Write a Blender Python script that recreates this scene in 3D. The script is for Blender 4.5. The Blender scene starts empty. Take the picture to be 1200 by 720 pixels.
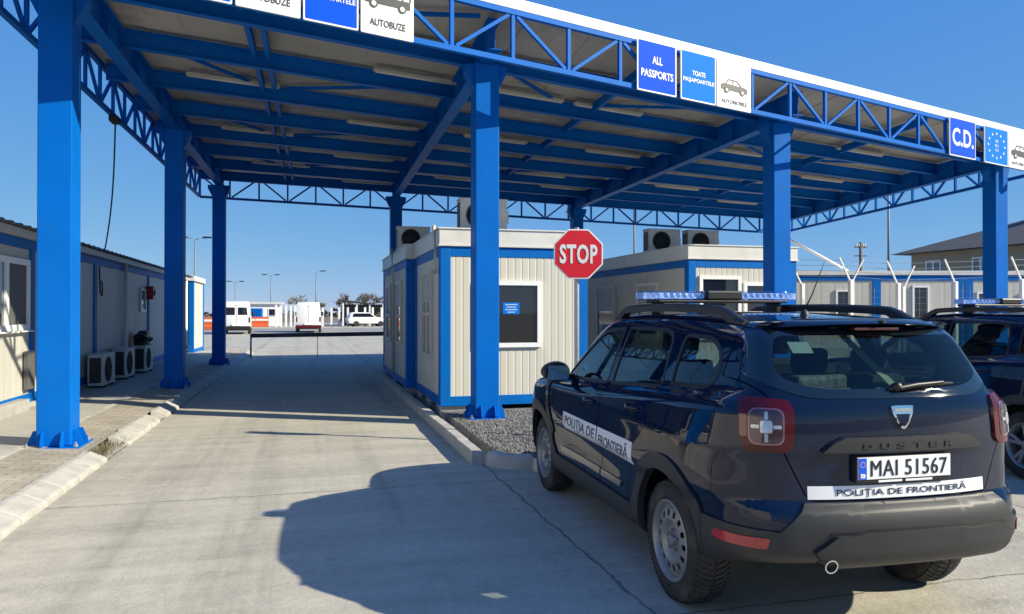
import bpy, bmesh, math, random
import numpy as np
from mathutils import Vector, Matrix, Euler
R = math.radians
random.seed(7)
scene = bpy.context.scene
COL = scene.collection

# ------------------------------------------------------------------ camera, sky, sun, exposure
cam_d = bpy.data.cameras.new('camera')
cam = bpy.data.objects.new('camera', cam_d); COL.objects.link(cam)
cam_d.sensor_width = 36.0; cam_d.lens = 26.0
cam_d.clip_start = 0.05; cam_d.clip_end = 3000
cam.location = (0, 0, 1.63)
cam.rotation_euler = (R(90.4), 0, R(-15.35))
scene.camera = cam

SUN_H = Vector((0.870, -0.492))           # horizontal direction towards the sun
SUN_EL = 30.5
world = bpy.data.worlds.new('World'); scene.world = world; world.use_nodes = True
wn = world.node_tree; wn.nodes.clear()
sky = wn.nodes.new('ShaderNodeTexSky'); sky.sky_type = 'NISHITA'; sky.sun_disc = False
sky.sun_elevation = R(SUN_EL); sky.sun_rotation = math.atan2(SUN_H.x, SUN_H.y)
sky.altitude = 0; sky.air_density = 0.7; sky.dust_density = 0.0; sky.ozone_density = 6.0
bg = wn.nodes.new('ShaderNodeBackground'); bg.inputs['Strength'].default_value = 0.10
wo = wn.nodes.new('ShaderNodeOutputWorld')
sp_ = wn.nodes.new('ShaderNodeSeparateColor'); cb_ = wn.nodes.new('ShaderNodeCombineColor'); wn.links.new(sky.outputs[0], sp_.inputs[0])
for ch, (pw_, k_) in enumerate(((0.80, 0.718), (0.45, 1.54), (0.09, 4.20))):      # clear, deep blue winter sky
    a_ = wn.nodes.new('ShaderNodeMath'); a_.operation = 'POWER'; a_.inputs[1].default_value = pw_; wn.links.new(sp_.outputs[ch], a_.inputs[0])
    b_ = wn.nodes.new('ShaderNodeMath'); b_.operation = 'MULTIPLY'; b_.inputs[1].default_value = k_; wn.links.new(a_.outputs[0], b_.inputs[0])
    wn.links.new(b_.outputs[0], cb_.inputs[ch])
wn.links.new(cb_.outputs[0], bg.inputs[0]); wn.links.new(bg.outputs[0], wo.inputs[0])

sun_d = bpy.data.lights.new('sun', 'SUN'); sun_d.energy = 5.0; sun_d.angle = R(0.5)
sun_d.color = (1.0, 0.92, 0.73)
sun = bpy.data.objects.new('sun', sun_d); COL.objects.link(sun)
sd = Vector((SUN_H.x*math.cos(R(SUN_EL)), SUN_H.y*math.cos(R(SUN_EL)), math.sin(R(SUN_EL))))
sun.rotation_euler = sd.to_track_quat('Z', 'Y').to_euler()
sun.location = (20, -12, 20)

vs = scene.view_settings
vs.view_transform = 'Standard'; vs.look = 'None'; vs.gamma = 1; vs.use_curve_mapping = False
vs.exposure = 0.62

# ------------------------------------------------------------------ materials
def mat(name, color, rough=0.5, metal=0.0, var=0.0, vscale=3.0, bump=0.0, bscale=40.0, coat=0.0,
        spec=None, stretch=(1, 1, 1), dirt=None, dscale=1.2, detail=5.0, rvar=0.0):
    m = bpy.data.materials.new(name); m.use_nodes = True
    nt = m.node_tree; b = nt.nodes['Principled BSDF']
    b.inputs['Base Color'].default_value = (*color, 1)
    b.inputs['Roughness'].default_value = rough; b.inputs['Metallic'].default_value = metal
    b.inputs['Coat Weight'].default_value = coat; b.inputs['Coat Roughness'].default_value = 0.03
    if spec is not None: b.inputs['Specular IOR Level'].default_value = spec
    tc = None
    def coords():
        nonlocal tc
        if tc is None:
            t = nt.nodes.new('ShaderNodeTexCoord'); mp = nt.nodes.new('ShaderNodeMapping')
            mp.inputs['Scale'].default_value = stretch
            nt.links.new(t.outputs['Object'], mp.inputs[0]); tc = mp
        return tc.outputs[0]
    col = None
    if var > 0:
        n = nt.nodes.new('ShaderNodeTexNoise'); n.inputs['Scale'].default_value = vscale
        n.inputs['Detail'].default_value = detail; nt.links.new(coords(), n.inputs['Vector'])
        mr = nt.nodes.new('ShaderNodeMapRange'); mr.inputs[1].default_value = 0.3; mr.inputs[2].default_value = 0.7
        mr.inputs[3].default_value = 1 - var; mr.inputs[4].default_value = 1 + var
        nt.links.new(n.outputs['Fac'], mr.inputs[0])
        mx = nt.nodes.new('ShaderNodeVectorMath'); mx.operation = 'SCALE'
        mx.inputs[0].default_value = color; nt.links.new(mr.outputs[0], mx.inputs['Scale'])
        col = mx.outputs[0]; nt.links.new(col, b.inputs['Base Color'])
        if rvar:
            mr2 = nt.nodes.new('ShaderNodeMapRange'); mr2.inputs[1].default_value = 0.3; mr2.inputs[2].default_value = 0.7
            mr2.inputs[3].default_value = rough - rvar; mr2.inputs[4].default_value = rough + rvar
            nt.links.new(n.outputs['Fac'], mr2.inputs[0]); nt.links.new(mr2.outputs[0], b.inputs['Roughness'])
    if dirt:
        n = nt.nodes.new('ShaderNodeTexNoise'); n.inputs['Scale'].default_value = dscale; n.inputs['Detail'].default_value = 8
        n.inputs['Roughness'].default_value = 0.65
        nt.links.new(coords(), n.inputs['Vector'])
        mr = nt.nodes.new('ShaderNodeMapRange'); mr.inputs[1].default_value = 0.52; mr.inputs[2].default_value = 0.72
        mr.inputs[3].default_value = 0; mr.inputs[4].default_value = dirt[3]
        nt.links.new(n.outputs['Fac'], mr.inputs[0])
        mx = nt.nodes.new('ShaderNodeMix'); mx.data_type = 'RGBA'
        if col is not None: nt.links.new(col, mx.inputs[6])
        else: mx.inputs[6].default_value = (*color, 1)
        mx.inputs[7].default_value = (*dirt[:3], 1); nt.links.new(mr.outputs[0], mx.inputs[0])
        nt.links.new(mx.outputs[2], b.inputs['Base Color'])
    if bump > 0:
        n = nt.nodes.new('ShaderNodeTexNoise'); n.inputs['Scale'].default_value = bscale; n.inputs['Detail'].default_value = 4
        nt.links.new(coords(), n.inputs['Vector'])
        bp = nt.nodes.new('ShaderNodeBump'); bp.inputs['Strength'].default_value = bump; bp.inputs['Distance'].default_value = 0.02
        nt.links.new(n.outputs['Fac'], bp.inputs['Height']); nt.links.new(bp.outputs[0], b.inputs['Normal'])
    return m

def glass(name, tint, rough=0.0, refl=0.06, solid=0.0, base=(0.01, 0.012, 0.014)):
    """see-through pane: tinted transparency under a fresnel gloss"""
    m = bpy.data.materials.new(name); m.use_nodes = True; nt = m.node_tree; nt.nodes.clear()
    o = nt.nodes.new('ShaderNodeOutputMaterial')
    t = nt.nodes.new('ShaderNodeBsdfTransparent'); t.inputs[0].default_value = (*tint, 1)
    g = nt.nodes.new('ShaderNodeBsdfGlossy'); g.inputs['Roughness'].default_value = rough; g.inputs[0].default_value = (1, 1, 1, 1)
    f = nt.nodes.new('ShaderNodeFresnel'); f.inputs[0].default_value = 1.5
    ge = nt.nodes.new('ShaderNodeNewGeometry'); ml = nt.nodes.new('ShaderNodeMath'); ml.operation = 'MULTIPLY'      # gloss on the outer face only
    iv = nt.nodes.new('ShaderNodeMath'); iv.operation = 'SUBTRACT'; iv.inputs[0].default_value = 1.0; nt.links.new(ge.outputs['Backfacing'], iv.inputs[1])
    nt.links.new(f.outputs[0], ml.inputs[0]); nt.links.new(iv.outputs[0], ml.inputs[1])
    mx = nt.nodes.new('ShaderNodeMixShader'); nt.links.new(ml.outputs[0], mx.inputs[0])
    src = t.outputs[0]
    if solid:
        d = nt.nodes.new('ShaderNodeBsdfDiffuse'); d.inputs[0].default_value = (*base, 1)
        m2 = nt.nodes.new('ShaderNodeMixShader'); m2.inputs[0].default_value = solid
        nt.links.new(t.outputs[0], m2.inputs[1]); nt.links.new(d.outputs[0], m2.inputs[2]); src = m2.outputs[0]
    nt.links.new(src, mx.inputs[1]); nt.links.new(g.outputs[0], mx.inputs[2]); nt.links.new(mx.outputs[0], o.inputs[0])
    return m

M = {}
M['blue'] = mat('steel_blue_paint', (0.0, 0.122, 0.49), 0.5, spec=.10, var=0.08, vscale=1.5, dirt=(0.012, 0.10, 0.30, 0.35), dscale=2.2, bump=0.03, bscale=9)
M['blue_trim'] = mat('container_blue', (0.0, 0.122, 0.45), 0.5, spec=.12, var=0.07, vscale=2, dirt=(0.02, 0.10, 0.26, 0.35), dscale=3)
M['white'] = mat('white_paint', (0.78, 0.77, 0.74), 0.45, var=0.04, vscale=2)
M['pvc'] = mat('white_pvc', (0.8, 0.8, 0.79), 0.35)
M['deck'] = mat('roof_deck_grey', (0.46, 0.435, 0.385), 0.6, var=0.16, vscale=0.5, dirt=(0.22, 0.19, 0.15, 0.75), dscale=.9)
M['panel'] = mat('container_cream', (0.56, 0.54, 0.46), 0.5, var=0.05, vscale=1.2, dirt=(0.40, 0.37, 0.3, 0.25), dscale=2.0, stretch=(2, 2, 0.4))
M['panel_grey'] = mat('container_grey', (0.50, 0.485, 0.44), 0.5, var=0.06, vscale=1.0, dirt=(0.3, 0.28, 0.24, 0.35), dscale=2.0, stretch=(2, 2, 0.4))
M['rim_white'] = mat('roof_rim_white', (0.62, 0.61, 0.58), 0.45, var=0.05, vscale=2, dirt=(0.4, 0.38, 0.34, 0.3), dscale=3.0)
M['concrete_l'] = mat('plinth_concrete', (0.36, 0.35, 0.33), 0.85, var=0.15, vscale=4, bump=0.2, bscale=30)
M['black'] = mat('black_plastic', (0.012, 0.012, 0.013), 0.45)
M['dark'] = mat('dark_void', (0.015, 0.016, 0.018), 0.7)
M['steel'] = mat('galvanised', (0.42, 0.43, 0.44), 0.45, metal=0.8, var=0.1, vscale=6)
M['pane'] = glass('window_glass', (0.25, 0.28, 0.3), 0.0, solid=0.0)
M['ac'] = mat('aircon_white', (0.60, 0.58, 0.53), 0.5, var=0.08, vscale=5, dirt=(0.35, 0.33, 0.28, 0.4), dscale=4)
M['ac_grille'] = mat('aircon_grille', (0.03, 0.03, 0.032), 0.5)
M['tube'] = mat('light_batten', (0.66, 0.66, 0.63), 0.4, var=0.05)
M['cable'] = mat('cable_rubber', (0.02, 0.02, 0.022), 0.6)

# ------------------------------------------------------------------ mesh helpers
RM = {}                                        # matrix of each thing's root
def tag(o, label=None, cat=None, group=None, kind=None):
    if label: o['label'] = label
    if cat: o['category'] = cat
    if group: o['group'] = group
    if kind: o['kind'] = kind
    return o

def thing(name, label, cat, loc=(0, 0, 0), rz=0.0, group=None):
    o = bpy.data.objects.new(name, None); COL.objects.link(o)
    o.empty_display_size = 0.2
    o.location = loc; o.rotation_euler = (0, 0, rz)
    RM[o.name] = Matrix.Translation(loc) @ Matrix.Rotation(rz, 4, 'Z')
    return tag(o, label, cat, group)

def root_matrix(o):
    while o is not None:
        if o.name in RM: return RM[o.name]
        o = o.parent
    return Matrix.Identity(4)

class MB:
    """collects geometry for one mesh object"""
    def __init__(self): self.bm = bmesh.new()
    def _new(self, vs, fs, smooth=False):
        v = [self.bm.verts.new(p) for p in vs]
        for f in fs:
            try:
                fc = self.bm.faces.new([v[i] for i in f]); fc.smooth = smooth
            except ValueError: pass
        return v
    def box(self, lo, hi, rz=0.0, c=None):
        x0, y0, z0 = lo; x1, y1, z1 = hi
        P = [Vector(p) for p in ((x0,y0,z0),(x1,y0,z0),(x1,y1,z0),(x0,y1,z0),(x0,y0,z1),(x1,y0,z1),(x1,y1,z1),(x0,y1,z1))]
        if rz:
            c = Vector(c if c else ((x0+x1)/2, (y0+y1)/2, 0)); m = Matrix.Rotation(rz, 3, 'Z')
            P = [m @ (p - Vector((c.x, c.y, 0))) + Vector((c.x, c.y, 0)) for p in P]
        self._new(P, [(0,3,2,1),(4,5,6,7),(0,1,5,4),(1,2,6,5),(2,3,7,6),(3,0,4,7)]); return self
    def beam(self, a, b, w, h, up=(0, 0, 1)):
        """bar from a to b, w across, h along up, centred"""
        a, b = Vector(a), Vector(b); d = (b - a).normalized(); up = Vector(up)
        s = d.cross(up)
        if s.length < 1e-4: s = d.cross(Vector((1, 0, 0)))
        s.normalize(); u = s.cross(d).normalized()
        P = [p + s*i*w/2 + u*j*h/2 for p in (a, b) for i, j in ((-1,-1),(1,-1),(1,1),(-1,1))]
        self._new(P, [(0,1,2,3),(7,6,5,4),(0,4,5,1),(1,5,6,2),(2,6,7,3),(3,7,4,0)]); return self
    def ibeam(self, a, b, w, h, tf=0.016, tw=0.012):
        a, b = Vector(a), Vector(b)
        self.beam(a + Vector((0,0,h/2 - tf/2)), b + Vector((0,0,h/2 - tf/2)), w, tf)
        self.beam(a - Vector((0,0,h/2 - tf/2)), b - Vector((0,0,h/2 - tf/2)), w, tf)
        self.beam(a, b, tw, h - 2*tf - 0.002); return self
    def tube(self, pts, r, n=8, caps=True, smooth=True):
        pts = [Vector(p) for p in pts]; rings = []
        rr = r if isinstance(r, (list, tuple)) else [r]*len(pts)
        for i, p in enumerate(pts):
            d = (pts[min(i+1, len(pts)-1)] - pts[max(i-1, 0)]).normalized()
            s = d.cross(Vector((0, 0, 1)))
            if s.length < 1e-3: s = d.cross(Vector((1, 0, 0)))
            s.normalize(); u = s.cross(d)
            rings.append([self.bm.verts.new(p + (s*math.cos(2*math.pi*k/n) + u*math.sin(2*math.pi*k/n))*rr[i]) for k in range(n)])
        for i in range(len(rings)-1):
            for k in range(n):
                f = self.bm.faces.new((rings[i][k], rings[i][(k+1) % n], rings[i+1][(k+1) % n], rings[i+1][k])); f.smooth = smooth
        if caps:
            self.bm.faces.new(rings[0][::-1]); self.bm.faces.new(rings[-1])
        return self
    def lathe(self, prof, o, axis, n=32, smooth=True, closed=False):
        """prof: (radius, offset along axis)"""
        ax = Vector(axis).normalized(); s = ax.orthogonal().normalized(); u = ax.cross(s); o = Vector(o)
        rings = [[self.bm.verts.new(o + ax*h + (s*math.cos(2*math.pi*k/n) + u*math.sin(2*math.pi*k/n))*max(r, 1e-4)) for k in range(n)] for r, h in prof]
        m = len(rings)
        for i in range(m if closed else m-1):
            for k in range(n):
                A, B = rings[i], rings[(i+1) % m]
                f = self.bm.faces.new((A[k], A[(k+1) % n], B[(k+1) % n], B[k])); f.smooth = smooth
        return self
    def prism(self, poly, o, u, v, d):
        """polygon in the u,v plane at o, thickness along vector d"""
        o, u, v, d = map(Vector, (o, u, v, d))
        A = [o + u*p[0] + v*p[1] for p in poly]; n = len(A)
        if u.cross(v).dot(d) < 0: A = A[::-1]
        va = [self.bm.verts.new(p) for p in A]; vb = [self.bm.verts.new(p + d) for p in A]
        self.bm.faces.new(va[::-1]); self.bm.faces.new(vb)
        for i in range(n): self.bm.faces.new((va[i], va[(i+1) % n], vb[(i+1) % n], vb[i]))
        return self
    def quad(self, *p, smooth=False):
        self._new(p, [tuple(range(len(p)))], smooth); return self
    def build(self, name, m, parent=None, bevel=0.0, smooth_angle=None):
        bm = self.bm
        bmesh.ops.recalc_face_normals(bm, faces=bm.faces[:]) if bevel or smooth_angle else None
        if bevel:
            es = [e for e in bm.edges if len(e.link_faces) == 2 and e.calc_face_angle(0) > 0.5]
            bmesh.ops.bevel(bm, geom=es, offset=bevel, segments=2, affect='EDGES', profile=0.5, clamp_overlap=True)
        if smooth_angle is not None:
            for f in bm.faces: f.smooth = True
            for e in bm.edges:
                if len(e.link_faces) == 2 and e.calc_face_angle(0) > smooth_angle: e.smooth = False
        me = bpy.data.meshes.new(name); 
        if parent is not None:
            bm.transform(root_matrix(parent).inverted())
        bm.to_mesh(me); bm.free()
        o = bpy.data.objects.new(name, me); COL.objects.link(o)
        for mm in (m if isinstance(m, (list, tuple)) else [m]): me.materials.append(mm)
        o.parent = parent
        return o

def round_poly(poly, r, n=5):
    out = []; N = len(poly)
    rs = r if isinstance(r, (list, tuple)) else [r]*N
    for i in range(N):
        p0, p1, p2 = (Vector(poly[(i+k) % N]).to_2d() for k in (-1, 0, 1))
        a, b = (p0-p1), (p2-p1); la, lb = a.length, b.length
        if rs[i] <= 0: out.append(tuple(p1)); continue
        a.normalize(); b.normalize(); t = min(rs[i], la*0.48, lb*0.48)
        s, e = p1 + a*t, p1 + b*t
        for k in range(n+1):
            w = k/n; out.append(tuple(s*(1-w)**2 + p1*2*w*(1-w) + e*w*w))
    return out

def text_mesh(txt, size=1.0, bold=0.0, sx=1.0, align='CENTER', res=3, spacing=1.0, extr=0.0):
    """list of (verts, faces) of a line of lettering lying in the XY plane"""
    c = bpy.data.curves.new('txt', 'FONT'); c.body = txt; c.size = size; c.align_x = align; c.align_y = 'CENTER'
    c.offset = bold; c.resolution_u = res; c.space_character = spacing; c.extrude = extr
    o = bpy.data.objects.new('txt', c); COL.objects.link(o)
    dg = bpy.context.evaluated_depsgraph_get(); ev = o.evaluated_get(dg); me = ev.to_mesh()
    V = [(v.co.x*sx, v.co.y, v.co.z) for v in me.vertices]; F = [tuple(p.vertices) for p in me.polygons]
    ev.to_mesh_clear(); bpy.data.objects.remove(o); bpy.data.curves.remove(c)
    return V, F

def text_on(mb, txt, o, u, v, n, size, bold=0.0, sx=1.0, align='CENTER', off=0.003, width=None, height=None, spacing=1.0, extr=0.0015):
    """flat lettering on a plane at o, reading along u"""
    V, F = text_mesh(txt, size, bold, sx, align, spacing=spacing, extr=extr)
    xs = [p[0] for p in V]; ys = [p[1] for p in V]
    kx = ky = 1.0; cx = cy = 0.0
    if width: kx = width/(max(xs)-min(xs)); cx = (max(xs)+min(xs))/2
    if height: ky = height/(max(ys)-min(ys)); cy = (max(ys)+min(ys))/2
    o, u, v, n = map(Vector, (o, u, v, n))
    mb._new([o + u*((p[0]-cx)*kx) + v*((p[1]-cy)*ky) + n*(off + p[2]) for p in V], F)
# ================================================================== GROUND
def lines_concrete(name):
    m = mat(name, (0.42, 0.405, 0.365), 0.82, bump=0.22, bscale=26)
    nt = m.node_tree; b = nt.nodes['Principled BSDF']; L = nt.links
    tc = nt.nodes.new('ShaderNodeTexCoord'); N = nt.nodes.new
    def noise(sc, detail=6, rough=.6, stretch=None):
        n = N('ShaderNodeTexNoise'); n.inputs['Scale'].default_value = sc; n.inputs['Detail'].default_value = detail; n.inputs['Roughness'].default_value = rough
        if stretch:
            mp = N('ShaderNodeMapping'); mp.inputs['Scale'].default_value = stretch; mp.inputs['Rotation'].default_value = (0, 0, R(8))
            L.new(tc.outputs['Object'], mp.inputs[0]); L.new(mp.outputs[0], n.inputs['Vector'])
        else: L.new(tc.outputs['Object'], n.inputs['Vector'])
        return n.outputs['Fac']
    def rng(x, a, b_, c, d):
        r = N('ShaderNodeMapRange'); r.inputs[1].default_value = a; r.inputs[2].default_value = b_; r.inputs[3].default_value = c; r.inputs[4].default_value = d
        L.new(x, r.inputs[0]); return r.outputs[0]
    def mul(a, c):
        r = N('ShaderNodeMath'); r.operation = 'MULTIPLY'; L.new(a, r.inputs[0]); L.new(c, r.inputs[1]); return r.outputs[0]
    f = mul(rng(noise(.55, 7, .62), .3, .7, .86, 1.10), rng(noise(2.2, 5, .6, (.22, 1.6, 1)), .3, .7, .90, 1.08))
    f = mul(f, rng(noise(9, 6, .75), .3, .7, .86, 1.10)); f = mul(f, rng(noise(70, 3, .8), .3, .7, .80, 1.14))
    f = mul(f, rng(noise(3.1, 9, .72), .58, .72, 1.0, .76)); f = mul(f, rng(noise(.8, 3, .5), .66, .74, 1.0, .84))                     # dark stains
    f = mul(f, rng(noise(1.5, 5, .65, (1.2, .05, 1)), .50, .68, 1.0, .78)); f = mul(f, rng(noise(1.6, 5, .65, (.10, 1.9, 1)), .3, .72, .90, 1.10))        # tyre-worn bands
    sep = N('ShaderNodeSeparateXYZ'); L.new(tc.outputs['Object'], sep.inputs[0])
    wob = rng(noise(2.6, 7, .7), .3, .7, -.030, .030)
    def joint(axis, off, pitch, wd):
        a = N('ShaderNodeMath'); a.operation = 'ADD'; L.new(sep.outputs[axis], a.inputs[0]); L.new(wob, a.inputs[1])
        s = N('ShaderNodeMath'); s.operation = 'ADD'; L.new(a.outputs[0], s.inputs[0]); s.inputs[1].default_value = -off + pitch*100.5
        mo = N('ShaderNodeMath'); mo.operation = 'MODULO'; L.new(s.outputs[0], mo.inputs[0]); mo.inputs[1].default_value = pitch
        d = N('ShaderNodeMath'); d.operation = 'SUBTRACT'; L.new(mo.outputs[0], d.inputs[0]); d.inputs[1].default_value = pitch/2
        ab = N('ShaderNodeMath'); ab.operation = 'ABSOLUTE'; L.new(d.outputs[0], ab.inputs[0])
        w = rng(noise(5, 4, .7), .35, .65, wd*.45, wd*1.5)
        q = N('ShaderNodeMath'); q.operation = 'DIVIDE'; L.new(ab.outputs[0], q.inputs[0]); L.new(w, q.inputs[1])
        return rng(q.outputs[0], .6, 1.3, .42, 1.0)
    f = mul(f, joint(1, 3.62, 3.32, .009)); f = mul(f, joint(0, 1.80, 3.95, .012))
    cr = N('ShaderNodeTexVoronoi'); cr.feature = 'DISTANCE_TO_EDGE'; cr.inputs['Scale'].default_value = .22
    dn = N('ShaderNodeTexNoise'); dn.inputs['Scale'].default_value = 1.4; dn.inputs['Detail'].default_value = 6
    L.new(tc.outputs['Object'], dn.inputs['Vector'])
    va = N('ShaderNodeVectorMath'); va.operation = 'MULTIPLY_ADD'; va.inputs[1].default_value = (1.2, 1.2, 0); L.new(dn.outputs['Color'], va.inputs[0]); L.new(tc.outputs['Object'], va.inputs[2])
    L.new(va.outputs[0], cr.inputs['Vector']); f = mul(f, rng(cr.outputs['Distance'], 0.0, .0016, .86, 1.0))
    sc = N('ShaderNodeVectorMath'); sc.operation = 'SCALE'; sc.inputs[0].default_value = (0.455, 0.424, 0.346); L.new(f, sc.inputs['Scale'])
    L.new(sc.outputs[0], b.inputs['Base Color'])
    return m
M['yard'] = lines_concrete('yard_concrete')
M['asphalt'] = mat('parking_asphalt', (0.27, 0.26, 0.24), 0.85, var=.15, vscale=.3, bump=.2, bscale=20)
M['soil'] = mat('dry_ground', (0.16, 0.14, 0.10), 0.9, var=.25, vscale=.05, bump=.2, bscale=5)
M['kerb'] = mat('kerb_concrete', (0.42, 0.40, 0.36), 0.85, var=.14, vscale=5, bump=.3, bscale=40, dirt=(.22, .20, .17, .5), dscale=3)
M['mortar'] = mat('kerb_mortar', (0.50, 0.48, 0.43), 0.9, var=.1, vscale=20)
M['walk'] = mat('walkway_concrete', (0.40, 0.38, 0.335), 0.85, var=.15, vscale=2, bump=.25, bscale=30, dirt=(.2, .18, .15, .5), dscale=2)

def struct(name, mb, m, **k): return tag(mb.build(name, m, **k), kind='structure')
mb = MB(); mb.quad((-1500, -1500, -.03), (1500, -1500, -.03), (1500, 1500, -.03), (-1500, 1500, -.03)); struct('ground', mb, M['soil'])
mb = MB(); mb.quad((-45, -12, 0), (60, -12, 0), (60, 62, 0), (-45, 62, 0)); struct('yard', mb, M['yard'])
mb = MB(); mb.quad((-60, 62.0, -.004), (70, 62.0, -.004), (70, 120, -.004), (-60, 120, -.004)); struct('parking_ground', mb, M['asphalt'])

# pavers between the kerb and the walkway
def paver_mat():
    m = mat('brick_pavers', (.38, .34, .27), .85, bump=.15, bscale=50); nt = m.node_tree; b = nt.nodes['Principled BSDF']; L = nt.links
    tc = nt.nodes.new('ShaderNodeTexCoord'); br = nt.nodes.new('ShaderNodeTexBrick')
    br.inputs['Color1'].default_value = (.40, .355, .28, 1); br.inputs['Color2'].default_value = (.32, .285, .225, 1); br.inputs['Mortar'].default_value = (.20, .18, .145, 1)
    br.inputs['Scale'].default_value = 1; br.inputs['Brick Width'].default_value = .21; br.inputs['Row Height'].default_value = .105; br.inputs['Mortar Size'].default_value = .006
    n = nt.nodes.new('ShaderNodeTexNoise'); n.inputs['Scale'].default_value = 1.6; n.inputs['Detail'].default_value = 7
    L.new(tc.outputs['Object'], br.inputs[0]); L.new(tc.outputs['Object'], n.inputs['Vector'])
    mr = nt.nodes.new('ShaderNodeMapRange'); mr.inputs[1].default_value = .3; mr.inputs[2].default_value = .7; mr.inputs[3].default_value = .78; mr.inputs[4].default_value = 1.22; L.new(n.outputs[0], mr.inputs[0])
    sc = nt.nodes.new('ShaderNodeVectorMath'); sc.operation = 'SCALE'; L.new(br.outputs[0], sc.inputs[0]); L.new(mr.outputs[0], sc.inputs['Scale']); L.new(sc.outputs[0], b.inputs['Base Color'])
    bp = nt.nodes.new('ShaderNodeBump'); bp.inputs['Strength'].default_value = .5; bp.inputs['Distance'].default_value = .006; bp.invert = True
    L.new(br.outputs['Fac'], bp.inputs['Height']); L.new(bp.outputs[0], b.inputs['Normal'])
    return m
M['paver'] = paver_mat()
def sheet(x0, x1, y0, y1, zf, nx, ny, thick=.2, jit=.0):
    mb = MB(); rnd = random.Random(3)
    V = [[mb.bm.verts.new((x0+(x1-x0)*i/nx, y0+(y1-y0)*j/ny, zf(x0+(x1-x0)*i/nx, y0+(y1-y0)*j/ny)+rnd.uniform(-jit, jit))) for j in range(ny+1)] for i in range(nx+1)]
    for i in range(nx):
        for j in range(ny): mb.bm.faces.new((V[i][j], V[i+1][j], V[i+1][j+1], V[i][j+1])).smooth = True
    return mb
struct('pavement', sheet(-3.02, -2.36, -5, 31, lambda x, y: .095+.035*(-2.36-x)/.66, 6, 150, jit=.003), M['paver'])
mb = MB(); mb.box((-4.9, -5, -.05), (-3.105, 31, .128)); struct('walkway', mb, M['walk'])
# kerbs: stones with mortar joints
def kerb_run(stones, mort, a, b, n, prof, rnd, skip=()):
    a, b = Vector(a), Vector(b); d = (b-a); L = d.length; d.normalize(); s = Vector((d.y, -d.x, 0)); seg = L/n
    for i in range(n):
        if i in skip: continue
        p = a+d*seg*i; dz = rnd.uniform(-.012, .008); tw = rnd.uniform(-.010, .010); g = .013
        A = [p+d*g+s*(u+tw)+Vector((0, 0, v+(dz if v > .01 else 0))) for u, v in prof]
        B = [p+d*(seg-g)+s*(u-tw)+Vector((0, 0, v+(dz if v > .01 else 0)+(rnd.uniform(-.006, .006) if v > .01 else 0))) for u, v in prof]
        stones._new(A+B, [tuple(range(len(A))), tuple(range(2*len(A)-1, len(A)-1, -1))]+[(k, k+len(A), (k+1) % len(A)+len(A), (k+1) % len(A)) for k in range(len(A))])
        q = [p-d*g*1.1+s*u*.985+Vector((0, 0, v-.004+dz if v > .01 else v)) for u, v in prof]; q2 = [x+d*g*2.2 for x in q]
        mort._new(q+q2, [tuple(range(len(q))), tuple(range(2*len(q)-1, len(q)-1, -1))]+[(k, k+len(q), (k+1) % len(q)+len(q), (k+1) % len(q)) for k in range(len(q))])
rnd = random.Random(11)
KP = [(.0, -.05), (.0, .030), (-.02, .055), (-.165, .118), (-.185, .123), (-.235, .124), (-.235, -.05)]
st, mo = MB(), MB()
kerb_run(st, mo, (-2.12, -5, 0), (-2.12, 31, 0), 72, KP, rnd, skip=(28, 29, 34))
struct('kerb', st, M['kerb'], bevel=.008); struct('kerb_mortar', mo, M['mortar'])
st, mo = MB(), MB()
kerb_run(st, mo, (-3.022, -5, .035), (-3.022, 31, .035), 60, [(0, -.05), (0, .098), (-.08, .102), (-.08, -.05)], rnd)
struct('inner_kerb', st, M['kerb'], bevel=.006); struct('inner_kerb_mortar', mo, M['mortar'])
# island with gravel in front of and beside the booths
IP = [(.0, -.05), (.0, .05), (-.02, .125), (-.035, .138), (-.150, .140), (-.150, -.05)]
st, mo = MB(), MB()
kerb_run(st, mo, (1.83, 19.2, 0), (1.83, 7.75, 0), 14, [(-u, v) for u, v in IP][::-1], rnd)
NA = 9; cen = Vector((2.25, 7.75, 0)); rings = []                     # rounded corner stones in one sweep
for k in range(NA+1):
    a_ = math.pi/2*k/NA; e_ = Vector((-math.cos(a_), -math.sin(a_), 0))
    rings.append([st.bm.verts.new(cen+e_*(.42-(-u))+Vector((0, 0, v))) for u, v in IP])
for k in range(NA):
    for j in range(len(IP)): st.bm.faces.new((rings[k][j], rings[k+1][j], rings[k+1][(j+1) % len(IP)], rings[k][(j+1) % len(IP)]))
st.bm.faces.new(rings[0]); st.bm.faces.new(rings[-1][::-1])
kerb_run(st, mo, (2.25, 7.33, 0), (5.6, 7.33, 0), 5, [(-u, v) for u, v in IP][::-1], rnd)
kerb_run(st, mo, (5.6, 7.33, 0), (5.6, 19.2, 0), 14, [(-u, v) for u, v in IP][::-1], rnd)
kerb_run(st, mo, (6.85, 9.4, 0), (12.2, 9.4, 0), 7, [(-u, v) for u, v in IP][::-1], rnd)
kerb_run(st, mo, (6.85, 19.4, 0), (6.85, 9.4, 0), 12, [(-u, v) for u, v in IP][::-1], rnd)
struct('island_kerb', st, M['kerb'], bevel=.010); struct('island_mortar', mo, M['mortar'])
M['gravel'] = mat('gravel_stones', (.17, .168, .162), .85, var=.5, vscale=14, detail=2)
mb = MB(); rg = random.Random(5)
def pad(x0, x1, y0, y1): mb.box((x0, y0, -.02), (x1, y1, .098))
pad(1.99, 5.44, 7.80, 19.0); pad(2.3, 5.44, 7.49, 7.795); pad(7.01, 12.0, 9.56, 19.2)
octa = [(0, 2, 4), (2, 1, 4), (1, 3, 4), (3, 0, 4), (2, 0, 5), (1, 2, 5), (3, 1, 5), (0, 3, 5)]
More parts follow.
